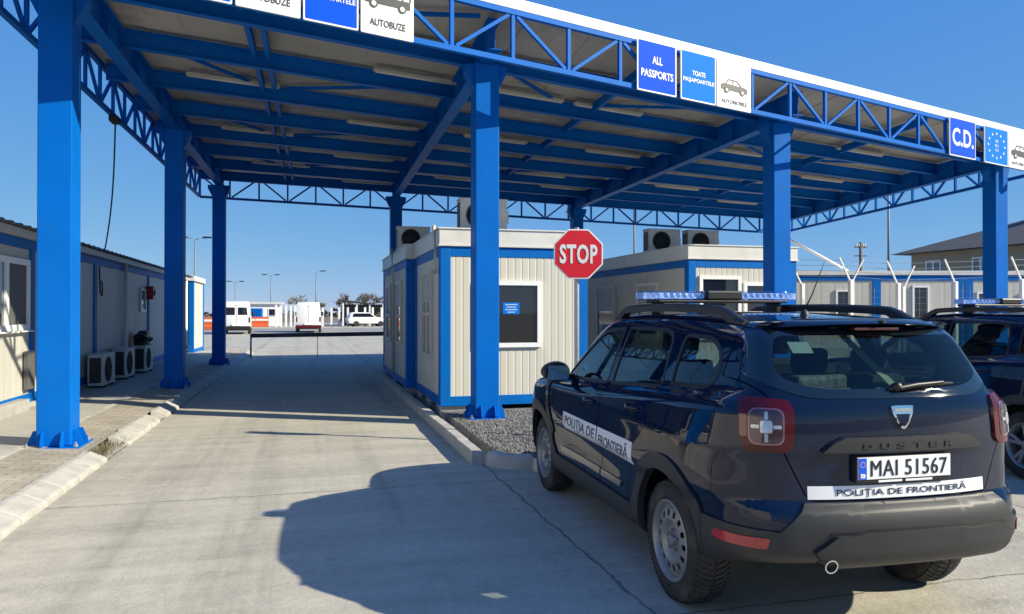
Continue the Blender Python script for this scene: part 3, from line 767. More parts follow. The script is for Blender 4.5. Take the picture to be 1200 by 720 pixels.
M['amber'] = mat('amber_lens', (0.20, 0.035, 0.012), 0.15, coat=1.0, var=0.2, vscale=30)
M['clear_lens'] = mat('clear_lens', (0.48, 0.49, 0.52), 0.10, metal=0.5, coat=1.0, var=0.25, vscale=40)
M['ring_lens'] = mat('pink_lens_ring', (0.26, 0.11, 0.14), 0.15, metal=0.3, coat=1.0, var=.2, vscale=25)
M['lens_dark'] = mat('lens_cavity', (0.05, 0.018, 0.030), 0.18, metal=0.3, coat=1.0, var=0.3, vscale=18)
M['reflector'] = mat('red_reflector', (0.36, 0.010, 0.016), 0.2, coat=1.0, var=0.3, vscale=45)
M['banner'] = mat('white_banner', (0.76, 0.77, 0.78), 0.4, var=0.02)
M['ink'] = mat('navy_ink', (0.012, 0.014, 0.055), 0.4, var=0.02)
M['black_ink'] = mat('black_ink', (0.012, 0.012, 0.013), 0.45, var=0.02)
M['plate_blue'] = mat('plate_blue', (0.004, 0.08, 0.60), 0.35, var=0.02)
M['seat'] = mat('seat_fabric', (0.035, 0.038, 0.042), 0.85, var=0.2, vscale=30)
M['trimstrip'] = mat('satin_strip', (0.30, 0.28, 0.24), 0.25, metal=0.6, var=0.05)
M['lb_blue'] = glass('blue_beacon_lens', (0.60, 0.74, 0.99), 0.04, solid=0.06, base=(0.10, 0.25, 0.75))
M['lb_led'] = mat('beacon_reflector', (0.80, 0.84, 0.90), 0.2, metal=0.2, var=0.35, vscale=30)
M['sticker'] = mat('windscreen_sticker', (0.55, 0.66, 0.60), 0.5, var=0.05)
M['belt'] = mat('seat_belt_strap', (0.45, 0.50, 0.40), 0.7, var=0.05)

# ---- outlines in the car's own frame (y forward from the rear axle, z up)
WIN_F = round_poly([(1.14, 1.135), (1.95, 1.105), (2.10, 1.112), (1.52, 1.475), (1.14, 1.508)], [.03, .05, .03, .10, .02])
WIN_R = round_poly([(.27, 1.19), (1.04, 1.142), (1.04, 1.512), (.47, 1.512), (.33, 1.49)], [.03, .02, .02, .06, .08])
WIN_Q = round_poly([(.15, 1.215), (.17, 1.488), (-.13, 1.478), (-.25, 1.425), (-.31, 1.31), (-.25, 1.235)], [.03, .05, .05, .08, .06, .05])
DOOR_F = [(1.095, .40), (2.03, .40), (2.15, .55), (2.22, .80), (2.235, 1.06), (2.20, 1.10), (1.57, 1.53), (1.095, 1.56)]
DOOR_R = [(.58, .40), (1.085, .40), (1.085, 1.562), (.47, 1.565), (.27, 1.535), (.215, 1.20), (.24, .97), (.44, .80), (.54, .60)]
def grow(poly, d):
    c = [Vector(p).to_2d() for p in poly]; out = []; n = len(c)
    area = sum(c[i].x*c[(i+1) % n].y-c[(i+1) % n].x*c[i].y for i in range(n)); s = 1 if area > 0 else -1
    for i in range(n):
        a, b = (c[i]-c[i-1]), (c[(i+1) % n]-c[i])
        a = a.normalized() if a.length > 1e-9 else b.normalized(); b = b.normalized() if b.length > 1e-9 else a
        na, nb = Vector((a.y, -a.x))*s, Vector((b.y, -b.x))*s; m = na+nb
        m = m.normalized()/max(.5, math.sqrt(max(.01, (1+na.dot(nb))/2))) if m.length > 1e-6 else na
        out.append(tuple(c[i]+m*d))
    return out
HATCH_WIN = round_poly([(-.42, 1.258), (.42, 1.258), (.60, 1.315), (.53, 1.512), (-.53, 1.512), (-.60, 1.315)], [.10, .10, .10, .05, .05, .10], 6)
HATCH_GLASS = round_poly([(-.50, 1.215), (.50, 1.215), (.69, 1.305), (.60, 1.535), (-.60, 1.535), (-.69, 1.305)], [.12, .12, .05, .03, .03, .05], 6)
HATCH = round_poly([(-.50, .738), (.50, .738), (.615, .98), (.64, 1.225), (.705, 1.30), (.612, 1.545), (-.612, 1.545), (-.705, 1.30), (-.64, 1.225), (-.615, .98)], .03, 3)

def car_parts(root, alloy=False):
    # hollow body
    body = mesh_obj('body', *S(0.0))
    def cavfun(x, y, z):
        f = smax(Ffun(x, y, z)+.045, .52-z, .05); return smax(f, y-2.2, .05)
    cf = Field(cavfun, (-1.0, -1.0, .3), (1.0, 2.5, 1.7), .05)
    cav = mesh_obj('cav', *cf.surf(0.0, 2)); body = cut(body, cav)
    for s in (-1, 1):
        x0, x1 = (s*.35, s*1.2) if s > 0 else (s*1.2, s*.35)
        for w in (WIN_F, WIN_R, WIN_Q): body = cut(body, pr_yz(w, x0, x1))
        for y in (0, WB): body = cut(body, cyl_x(y, HUB+.02, .395, s*.58 if s > 0 else -1.2, 1.2 if s > 0 else -.58))
    body = cut(body, pr_xz(HATCH_WIN, -1.3, -.2))
    # windscreen opening
    ws = [(-.66, 1.12), (.66, 1.12), (.54, 1.51), (-.54, 1.51)]
    body = cut(body, pr_xz(round_poly(ws, .06), 1.55, 2.7))
    wp = pr_xz(round_poly(grow(ws, .004), .06), 1.5, 2.7); sh = shell(.003, .008)
    finish(cut(sh, wp, 'INTERSECT'), 'windscreen', M['carglass'], root)
    # tailgate out of the body
    hp = pr_xz(HATCH, -1.3, -.35); tg = boolean(body, hp, 'INTERSECT'); kill(hp)
    body = cut(body, pr_xz(grow(HATCH, .006), -1.3, -.34))
    tail = finish(tg, 'tailgate', M['navy'], root)
    # doors
    doors = []
    for s in (-1, 1):
        for D, W, nm in ((DOOR_F, WIN_F, 'front'), (DOOR_R, WIN_R, 'rear')):
            x0, x1 = (.50, 1.2) if s > 0 else (-1.2, -.50)
            dp = round_poly(D, .03, 3)
            p = pr_yz(dp, x0, x1); d = boolean(body, p, 'INTERSECT'); kill(p)
            body = cut(body, pr_yz(grow(dp, .005), x0, x1))
            doors.append((finish(d, 'door', M['navy'], root), s, D, W))
    finish(body, 'body', M['navy'], root)
    # panes and seals
    gs = shell(.004, .009); ss = shell(-.0025, .006)
    for s in (-1, 1):
        x0, x1 = (.45, 1.2) if s > 0 else (-1.2, -.45)
        for W, par in ((WIN_F, None), (WIN_R, None), (WIN_Q, root)):
            if par is None: par = [d for d in doors if d[1] == s and d[3] is W][0][0]
            p = pr_yz(grow(W, .006), x0, x1); finish(boolean(gs, p, 'INTERSECT'), 'window', M['carglass'], par); kill(p)
            p = pr_yz(grow(W, .020), x0, x1); q = boolean(ss, p, 'INTERSECT'); kill(p)
            q = cut(q, pr_yz(grow(W, -.004), x0-.1, x1+.1)); finish(q, 'window_seal', M['black'], par)
    kill(ss)
    g = shell(-.003, .004); p = pr_xz(HATCH_GLASS, -1.3, -.2); rg = cut(g, p, 'INTERSECT')
    p = pr_xz(grow(HATCH_WIN, -.001), -1.3, -.2); fr = boolean(rg, p, 'DIFFERENCE'); kill(p)
    rw = cut(rg, pr_xz(grow(HATCH_WIN, -.003), -1.3, -.2), 'INTERSECT')
    finish(rw, 'rear_window', M['carglass'], tail); finish(fr, 'glass_border', M['frit'], tail)
    kill(gs)
    # handles
    for d, s, D, W in doors:
        y0 = 1.20 if D is DOOR_F else .37
        zz = .985 if D is DOOR_F else 1.035
        mb = MB(); ys = np.linspace(y0, y0+.19, 9); xs = onside(ys, np.full(9, zz), s, .0)
        mb.tube([(xs[i]+s*(.036*math.sin(math.pi*min(1, max(0, i/8)))**.5 if 0 < i < 8 else -.003*s*0), ys[i], zz+.004*i/8) for i in range(9)], [.008]+[.0135]*7+[.008], 8)
        mb.build('handle', M['navy'], d).matrix_parent_inverse = Matrix.Identity(4)
        mb = MB(); ys = np.linspace(y0+.02, y0+.17, 6)
        yc, zc = y0+.10, zz
        ring = [(yc+.075*math.cos(a), zc+.034*math.sin(a)) for a in np.linspace(0, 2*math.pi, 18, endpoint=False)]
        x = onside(np.array([q[0] for q in ring]), np.array([q[1] for q in ring]), s, .0015)
        mb._new([(x[i], *ring[i]) for i in range(18)], [tuple(range(18)) if s > 0 else tuple(range(17, -1, -1))])
        mb.build('handle_recess', M['frit'], d)
        # satin strip along the door foot
        a, b = (1.105, 2.04) if D is DOOR_F else (.66, 1.075)
        sh = shell(-.010, .01); st = [(a, .478), (b, .478), (b, .525), (a, .525)]
        if D is DOOR_R: st = [(.70, .484), (b, .478), (b, .525), (.67, .525)]
        o = cut(sh, pr_yz(round_poly(st, .012, 3), *((.6, 1.2) if s > 0 else (-1.2, -.6))), 'INTERSECT'); finish(o, 'door_strip', M['trimstrip'], d)
    # cladding: arches and sills in one, front bumper, rear bumper
    cs = shell(-.014, .03)
    zc = HUB+.02
    for s in (-1, 1):
        x0, x1 = (.6, 1.2) if s > 0 else (-1.2, -.6)
        side = [(-.40, .30), (-.40, .600)]+arc(0, zc, .475, 146, 38, 20)+[(.44, .52), (.50, .425), (2.16, .425), (2.25, .52)]
        side += arc(WB, zc, .475, 142, 40, 20)+[(3.08, .60), (3.08, .30), (3.08, .05), (-.40, .05)]
        o = boolean(cs, (p := pr_yz(side, x0, x1)), 'INTERSECT'); kill(p)
        for y in (0, WB): o = cut(o, cyl_x(y, zc, .385, -1.3, 1.3))
        finish(o, 'wheel_arch_cladding', M['plastic'], root)
    bp = [(-1.1, .1), (1.1, .1), (1.1, .605), (.66, .600), (.53, .730), (-.53, .730), (-.66, .600), (-1.1, .605)]
    o = boolean(cs, (p := pr_xz(bp, -1.3, -.405)), 'INTERSECT'); kill(p)
    for y in (0,): o = cut(o, cyl_x(y, zc, .385, -1.3, 1.3))
    finish(o, 'rear_bumper', M['plastic'], root)
    o = boolean(cs, (p := pr_xz([(-1.1, .1), (1.1, .1), (1.1, .66), (-1.1, .66)], 3.085, 3.8)), 'INTERSECT'); kill(p)
    finish(o, 'front_bumper', M['plastic'], root); kill(cs)
    sk = shell(-.042, .02)
    o = cut(sk, pr_xz(round_poly([(-.40, .40), (.56, .40), (.60, .555), (.53, .590), (.30, .592), (.26, .602), (-.30, .602), (-.34, .592), (-.42, .590), (-.52, .515), (-.50, .49)], .012, 3), -1.3, -.72), 'INTERSECT')
    finish(o, 'bumper_skid', M['plastic'], root)
    sk = shell(-.0155, .01)
    o = cut(sk, pr_xz(round_poly([(-.44, .604), (-.28, .606), (-.25, .616), (.25, .616), (.29, .606), (.55, .604), (.58, .590), (.58, .578), (-.45, .578)], .004, 2), -1.3, -.72), 'INTERSECT')
    finish(o, 'bumper_groove', M['black'], root)
    # panel seam at the fuel flap and the quarter panel below the tail lamp
    gv = shell(-.0012, .004)
    def ribbon(pts, w): 
        P = [Vector(p) for p in pts]; L, Rr = [], []
        for i, p in enumerate(P):
            t = (P[min(i+1, len(P)-1)]-P[max(i-1, 0)]).normalized(); n = Vector((-t.y, t.x))*w/2; L.append(tuple(p+n)); Rr.append(tuple(p-n))
        return L+Rr[::-1]
    for s in (-1, 1):
        x0, x1 = (.5, 1.2) if s > 0 else (-1.2, -.5)
        q = boolean(gv, (p := pr_yz(ribbon([(-.44, .625), (-.50, .74), (-.50, .86), (-.56, .97)], .004), x0, x1)), 'INTERSECT'); kill(p)
        finish(q, 'panel_seam', M['black'], root)
    q = boolean(gv, (p := pr_yz(ribbon([(-.30, .80), (-.13, .80), (-.11, .84), (-.13, .97), (-.30, .97), (-.32, .93), (-.32, .84), (-.30, .80)], .006), .5, 1.2)), 'INTERSECT'); kill(p)
    finish(q, 'fuel_flap_seam', M['black'], root)
    # fender vent with the side repeater
    for s in (-1, 1):
        x0, x1 = (.6, 1.2) if s > 0 else (-1.2, -.6)
        vs_ = shell(-.012, .01)
        q = cut(vs_, pr_yz(round_poly([(2.235, .60), (2.30, .58), (2.395, .80), (2.40, 1.02), (2.345, 1.055), (2.345, .84)], .02, 3), x0, x1), 'INTERSECT')
        v = finish(q, 'fender_vent', M['black'], root)
        vs_ = shell(-.018, .0); q = cut(vs_, pr_yz(round_poly([(2.345, .90), (2.39, .90), (2.39, .945), (2.345, .945)], .012), x0, x1), 'INTERSECT')
        finish(q, 'side_repeater', M['clear_lens'], v)
    kill(gv)
    # tail lamps, wrapping the corner
    for s in (-1, 1):
        dv = Vector((-s*.50, .866, 0)); u = Vector((.866*1, s*.50, 0)); o0 = Vector((s*.715, -.78, 1.085))-dv*.5
        def lp(hw, hh, r, n=6, c=(0, 0)): return round_poly([(c[0]-hw, c[1]-hh), (c[0]+hw, c[1]-hh), (c[0]+hw, c[1]+hh), (c[0]-hw, c[1]+hh)], r, n)
        def piece(poly, co, ci): 
            sh = shell(co, ci); return cut(sh, pr_dir(poly, o0, u, (0, 0, 1), dv*.72), 'INTERSECT')
        outer = [(-.130, .12), (-.122, -.09), (-.09, -.122), (.09, -.122), (.125, -.09), (.132, .05), (.11, .125), (-.105, .135)]
        if s > 0: outer = [(-a, b) for a, b in outer]
        lamp = finish(piece(round_poly(outer, .062, 6), -.013, .02), 'tail_lamp', M['red_lens'], root)
        finish(piece(lp(.083, .087, .045), -.0165, .0), 'lamp_inner_ring', M['ring_lens'], lamp)
        finish(piece(lp(.076, .080, .042), -.0185, .0), 'lamp_cavity', M['lens_dark'], lamp)
        cx = .0
        plus = []
        for a, b, hw, hh, r in ((0, 0, .028, .030, .013), (-.051, 0, .019, .0085, .004), (.051, 0, .019, .0085, .004), (0, .053, .0085, .019, .004), (0, -.053, .0085, .019, .004)):
            finish(piece(lp(hw, hh, r, 4, (a, b)), -.024, .0), 'lamp_star', M['clear_lens'], lamp)
        am = [(-.122, -.05), (-.088, -.05), (-.088, .055), (-.124, .055)] if s < 0 else [(.122, -.05), (.088, -.05), (.088, .055), (.124, .055)]
        finish(piece(round_poly(am, .01), -.0155, .0), 'indicator', M['amber'], lamp)
        rf = shell(-.020, .0)
        poly = [(s*.71, .515), (s*.85, .512), (s*.845, .560), (s*.70, .568)]
        q = cut(rf, pr_xz(round_poly(poly, .012), -1.3, -.3), 'INTERSECT'); finish(q, 'reflector', M['reflector'], root)
    # lettered trim bar over the number plate
    tb = shell(-.028, .01)
    q = cut(tb, pr_xz(round_poly([(-.45, .965), (.45, .965), (.40, 1.008), (.34, 1.035), (-.34, 1.035), (-.40, 1.008)], .012), -1.3, -.5), 'INTERSECT')
    bar = finish(q, 'plate_trim', M['plastic'], tail)
    ltr = 'DUSTER'
    for i, ch in enumerate(ltr):
        xc = -.225+.09*i
        decal_text(ch, 'letter', M['plastic'], bar, lambda a, b, xc=xc: np.stack([a+xc, onrear(a+xc, b+.996, .0325), b+.996], 1), .052, .030, .03)
    # shield emblem
    q = shell(-.010, .01); em = cut(q, pr_xz([(a_-.02, b_+.012) for a_, b_ in ((-.062, 1.168), (.062, 1.168), (.055, 1.13), (.032, 1.085), (.014, 1.062), (0, 1.056), (-.014, 1.062), (-.032, 1.085), (-.055, 1.13))], -1.3, -.6), 'INTERSECT')
    em = finish(em, 'emblem', M['chrome'], tail)
    q = shell(-.0125, .0); e2 = cut(q, pr_xz([(a_-.02, b_+.012) for a_, b_ in ((-.038, 1.128), (.038, 1.128), (.026, 1.092), (.012, 1.074), (0, 1.068), (-.012, 1.074), (-.026, 1.092))], -1.3, -.6), 'INTERSECT')
    finish(e2, 'emblem_inset', M['navy'], em)
    q = shell(-.0125, .0); e2 = cut(q, pr_xz([(a_-.02, b_+.012) for a_, b_ in ((-.046, 1.140), (.046, 1.140), (.05, 1.153), (-.05, 1.153))], -1.3, -.6), 'INTERSECT')
    finish(e2, 'emblem_inset', M['wheel'], em)
    # number plate
    yp = float(onrear(np.array([0.0]), np.array([.885]), .0)[0])-.022
    mb = MB(); mb.box((-.290, yp, .822), (.235, yp+.05, .945)); pf = mb.build('plate_frame', M['black'], tail, bevel=.004)
    mb = MB(); mb.box((-.285, yp-.006, .838), (.230, yp-.001, .942)); pl = mb.build('number_plate', M['banner'], tail, bevel=.0015)
    mb = MB(); mb.box((-.283, yp-.0085, .840), (-.240, yp-.0062, .940)); mb.build('country_band', M['plate_blue'], pl)
    mb = MB(); text_on(mb, 'RO', (-.2615, yp-.0085, .857), (1, 0, 0), (0, 0, 1), (0, -1, 0), .03, .01, off=.001, width=.026, height=.021)
    mb.build('country_letters', M['banner'], pl)
    mb = MB()
    for k in range(12):
        a = 2*math.pi*k/12; mb.lathe([(.0022, 0), (.0001, .001)], (-.2615+.0125*math.cos(a), yp-.0088, .910+.0125*math.sin(a)), (0, -1, 0), 6)
    mb.build('star_ring', mat('plate_stars', (.8, .6, .05), .4, var=.02), pl)
    mb = MB(); text_on(mb, 'MAI 51567', (-.004, yp-.0065, .890), (1, 0, 0), (0, 0, 1), (0, -1, 0), .1, .0, off=.0012, width=.425, height=.076, spacing=1.08)
    mb.build('plate_number', M['black_ink'], pl)
    mb = MB()
    for a, b in ((-.17, -.04), (-.02, .13)): mb.box((a, yp-.0015, .8215), (b, yp-.0003, .8315))
    mb.build('frame_print', M['banner'], pf)
    # banners
    q = shell(-.0022, .004); b = cut(q, pr_xz([(-.505, .742), (.485, .742), (.485, .804), (-.505, .804)], -1.3, -.5), 'INTERSECT')
    b = finish(b, 'banner', M['banner'], tail)
    decal_text('POLIȚIA DE FRONTIERĂ', 'lettering', M['ink'], b, lambda a, c: np.stack([a-.005, onrear(a-.005, c+.773, .0055), c+.773], 1), .73, .048, .010)
    for d, s, D, W in doors:
        a, bb = ((1.102, 1.93) if D is DOOR_F else (.43, 1.078))
        q = shell(-.0022, .004)
        o = cut(q, pr_yz([(a, .680), (bb, .680), (bb, .820), (a, .820)], *((.6, 1.2) if s > 0 else (-1.2, -.6))), 'INTERSECT')
        b = finish(o, 'banner', M['banner'], d)
        first = (D is DOOR_F) == (s < 0)
        txt = 'POLIȚIA DE' if first else 'FRONTIERĂ'
        yc = (1.50 if D is DOOR_F else .765); ww = .74 if D is DOOR_F else .54
        decal_text(txt, 'lettering', M['ink'], b, lambda p, c, s=s, yc=yc: np.stack([onside(yc+s*p, c+.75, s, .0045), yc+s*p, c+.75], 1), ww, .098, .010)
    # roof rails
    for s in (-1, 1):
        mb = MB(); ys = np.linspace(-.32, 1.62, 25); xr = .545
        zt = ontop(np.full(25, s*xr), ys); pts = []
        top = []
        for i, y in enumerate(ys):
            t = i/24; e = min(1, min(t, 1-t)/.13); e = e*e*(3-2*e); top.append(zt[i]+.012+.064*e)
        # solid rail with an opening under it
        n = 25
        def ring(i):
            y = ys[i]; t = i/24; e = min(1, min(t, 1-t)/.13); e = e*e*(3-2*e)
            lo = zt[i]-.010 if e < .985 else top[i]-.052
            w = .027
            xx = s*(xr+.03*(1-e)*0)
            return [(xx-w, y, lo), (xx+w, y, lo), (xx+w*1.0, y, top[i]-.012), (xx+w*.5, y, top[i]), (xx-w*.5, y, top[i]), (xx-w, y, top[i]-.012)]
        rings = [[mb.bm.verts.new(p) for p in ring(i)] for i in range(n)]
        for i in range(n-1):
            for k in range(6): mb.bm.faces.new((rings[i][k], rings[i][(k+1) % 6], rings[i+1][(k+1) % 6], rings[i+1][k]))
        mb.bm.faces.new(rings[0][::-1]); mb.bm.faces.new(rings[-1])
        rail = mb.build('roof_rail', M['black'], root, smooth_angle=0.7)
    # rear roof spoiler
    mb = MB(); prof = []
    xs = np.linspace(-.545, .545, 25)
    rows = []
    for x in xs:
        yb = -.655+.19*(abs(x)/.55)**3; zt = float(ontop(np.array([x]), np.array([-.40]))[0])
        zr = 1.580-.028*(abs(x)/.6)**2.2
        ed = min(1, (0.56-abs(x))/.06)
        rows.append([(x, -.40, zt+.002), (x, -.52, (zt+zr)/2+.008*ed), (x, yb+.02, zr+.004), (x, yb, zr-.008), (x, yb+.010, zr-.014), (x, -.50, zr-.020), (x, -.40, zt-.03)])
    V = [[mb.bm.verts.new(p) for p in r] for r in rows]
    for i in range(len(V)-1):
        for k in range(7): mb.bm.faces.new((V[i][k], V[i+1][k], V[i+1][(k+1) % 7], V[i][(k+1) % 7]))
    mb.bm.faces.new(V[0]); mb.bm.faces.new(V[-1][::-1])
    sp = mb.build('spoiler', M['navy'], root, smooth_angle=0.9)
    mb = MB(); mb.box((-.13, -.640, 1.538), (.13, -.60, 1.552)); mb.build('brake_light', M['red_deep'], sp, bevel=.004)
    mb = MB(); mb.tube([(.02, -.63, 1.578), (.02, -.672, 1.582)], [.012, .008], 8); mb.build('washer_jet', M['black'], sp)
    # aerial
    zt = float(ontop(np.array([-.10]), np.array([-.18]))[0])
    mb = MB(); mb.lathe([(.026, -.004), (.024, .012), (.014, .026), (.006, .034), (.0001, .034)], (-.10, -.18, zt), (0, 0, 1), 16)
    ae = mb.build('aerial', M['plastic'], root, smooth_angle=.8)
    mb = MB(); mb.tube([(-.10, -.18, zt+.03), (-.075, -.215, zt+.12), (-.035, -.27, zt+.30)], [.0045, .0035, .0022], 6); mb.build('whip', M['black'], ae)
    # wiper
    def rp(x, z, off): return Vector((x, float(onrear(np.array([x]), np.array([z]), off)[0]), z))
    mb = MB(); mb.lathe([(.022, 0), (.022, .03), (.012, .04), (.0001, .04)], rp(-.02, 1.262, .0), (0, -1, .3), 14)
    mb.tube([rp(-.02, 1.262, .032), rp(.08, 1.276, .042), rp(.25, 1.284, .036)], [.013, .012, .008], 8)
    ar = mb.build('wiper', M['black'], tail, smooth_angle=.9)
    mb = MB(); mb.tube([rp(-.07, 1.258, .012), rp(.10, 1.272, .018), rp(.22, 1.275, .016), rp(.34, 1.274, .010)], [.008, .013, .012, .006], 8)
    mb.build('wiper_blade', M['black'], ar)
    # exhaust
    mb = MB(); c = Vector((-.44, -.855, .452)); ax = Vector((-.06, -1, -.16)).normalized()
    mb.lathe([(.032, -.25), (.033, .0), (.033, .025), (.027, .025), (.026, -.12), (.0001, -.12)], c, ax, 28)
    ex = mb.build('exhaust_pipe', M['chrome'], root, smooth_angle=.7)
    mb = MB(); mb.lathe([(.025, -.05), (.0001, -.055)], c, ax, 20); mb.build('exhaust_bore', M['dark'], ex)
    # mirrors
    for s in (-1, 1):
        mb = MB(); cx, cy, cz = s*.945, 1.90, 1.145
        rr = []
        for k in range(9):
            t = -1+2*k/8; e = math.sqrt(max(0.0, 1-abs(t)**3.2))
            rr.append([(cx+s*.02+ .118*math.cos(a)*e**.5*.98, cy+.075*t+ (.01 if t > 0 else 0), cz+.085*math.sin(a)*e**.5*(1-.12*math.cos(a)*s)) for a in np.linspace(0, 2*math.pi, 20, endpoint=False)] if e > .05 else None)
        rr = [r for r in rr if r]
        rings = [[mb.bm.verts.new(p) for p in r] for r in rr]
        for i in range(len(rings)-1):
            for k in range(20): mb.bm.faces.new((rings[i][k], rings[i][(k+1) % 20], rings[i+1][(k+1) % 20], rings[i+1][k]))
        mb.bm.faces.new(rings[0]); mb.bm.faces.new(rings[-1])
        mb.beam((s*.80, 1.97, 1.10), (s*.90, 1.92, 1.095), .06, .045)
        mr = mb.build('mirror', M['black'], root, smooth_angle=.8)
        mb = MB(); mb.prism(round_poly([(-.09, -.058), (.09, -.058), (.092, .05), (-.08, .06)], .03), (cx+s*.02, cy-.079, cz), (1, 0, 0), (0, 0, 1), (0, -.004, 0))
        mb.build('mirror_glass', M['chrome'], mr)
    # wheels
    for s in (-1, 1):
        for y in (0, WB): wheel(root, s, y, alloy)
    # cabin
    mb = MB(); mb.box((-.70, -.55, .54), (.70, 2.0, .575)); mb.build('cabin_floor', M['dark'], root)
    for x in (-.36, .36):
        mb = MB(); mb.box((x-.25, 1.05, .60), (x+.25, 1.60, .80)); mb.prism([(.95, .78), (1.10, .78), (.92, 1.30), (.80, 1.30)], (x-.24, 0, 0), (0, 1, 0), (0, 0, 1), (.48, 0, 0))
        st = mb.build('front_seat', M['seat'], root, bevel=.04)
        mb = MB(); mb.prism([(.83, 1.33), (.91, 1.33), (.89, 1.50), (.80, 1.50)], (x-.13, 0, 0), (0, 1, 0), (0, 0, 1), (.26, 0, 0)); mb.build('headrest', M['seat'], st, bevel=.03)
    mb = MB(); mb.box((-.66, .10, .60), (.66, .62, .82)); mb.prism([(-.05, .80), (.12, .80), (.0, 1.26), (-.12, 1.26)], (-.64, 0, 0), (0, 1, 0), (0, 0, 1), (1.28, 0, 0))
    st = mb.build('rear_seat', M['seat'], root, bevel=.04)
    for x in (-.40, .0, .40):
        mb = MB(); mb.prism([(-.11, 1.275), (-.03, 1.275), (-.04, 1.42), (-.12, 1.42)], (x-.11, 0, 0), (0, 1, 0), (0, 0, 1), (.22, 0, 0)); mb.build('headrest', M['seat'], st, bevel=.03)
    mb = MB(); mb.box((-.58, -.60, 1.20), (.58, -.14, 1.215)); mb.build('parcel_shelf', M['seat'], root)
    mb = MB(); mb.beam((.14, -.10, 1.55), (.24, -.46, 1.24), .05, .006, (0, -.6, 1)); mb.build('strap', M['belt'], root)
    mb = MB(); mb.box((-.40, -.50, 1.217), (-.05, -.30, 1.30), .2); mb.build('folded_vest', mat('grey_cloth', (.16, .16, .17), .8, var=.6, vscale=22), root, bevel=.02)
    mb = MB(); mb.lathe([(.185, 0), (.192, .012), (.185, .024), (.172, .012)], (-.36, 1.82, 1.10), (0, -1, .42), 28, closed=True); mb.build('steering_wheel', M['black'], root)
    mb = MB(); mb.box((-.72, 1.85, .80), (.72, 2.18, 1.06)); mb.build('dashboard', M['black'], root, bevel=.04)
    q = [rp(-.46+a, 1.455+b, -.012) for a, b in ((0, -.03), (.10, -.03), (.09, .025), (-.01, .025))]
    mb = MB(); mb.quad(*q); stk = mb.build('window_sticker', M['sticker'], root)
    # light bar
    zb = float(ontop(np.array([0.0]), np.array([1.0]))[0])
    mb = MB(); mb.box((-.50, .90, zb+.058), (.50, 1.14, zb+.078))
    for s in (-1, 1): mb.box((s*.46-.02, .95, zb-.02), (s*.46+.02, 1.09, zb+.060))
    lb = mb.build('light_bar', M['black'], root, bevel=.006)
    for s in (-1, 1):
        mb = MB(); prof = round_poly([(.0, .0), (.17, .0), (.17, .055), (.15, .068), (.02, .068), (0, .055)], .012, 3)
        pl = [(s*.14, 0), (s*.50, 0), (s*.60, .05), (s*.62, .12), (s*.60, .19), (s*.50, .24), (s*.14, .24)]
        pl = round_poly(pl, .03, 4)
        mb.prism(pl, (0, .90, zb+.079), (1, 0, 0), (0, 1, 0), (0, 0, .062))
        ln = mb.build('beacon_lens', M['lb_blue'], lb, bevel=.010, smooth_angle=.7)
        mb = MB()
        for k in range(9):
            x = s*(.17+.047*k); d = .03 if k < 7 else .06
            mb.lathe([(.004, 0), (.019, .018)], (x, .935+(d-.03), zb+.108), (0, -1, 0), 14)
            mb.lathe([(.004, 0), (.019, .018)], (x, 1.105-(d-.03), zb+.108), (0, 1, 0), 14)
        mb.box((min(s*.16, s*.598), .95, zb+.086), (max(s*.16, s*.598), 1.09, zb+.130)); mb.build('reflector_row', M['lb_led'], ln)
    mb = MB(); mb.box((-.138, .892, zb+.079), (.138, 1.148, zb+.145)); mb.build('siren_box', M['black'], lb, bevel=.012)

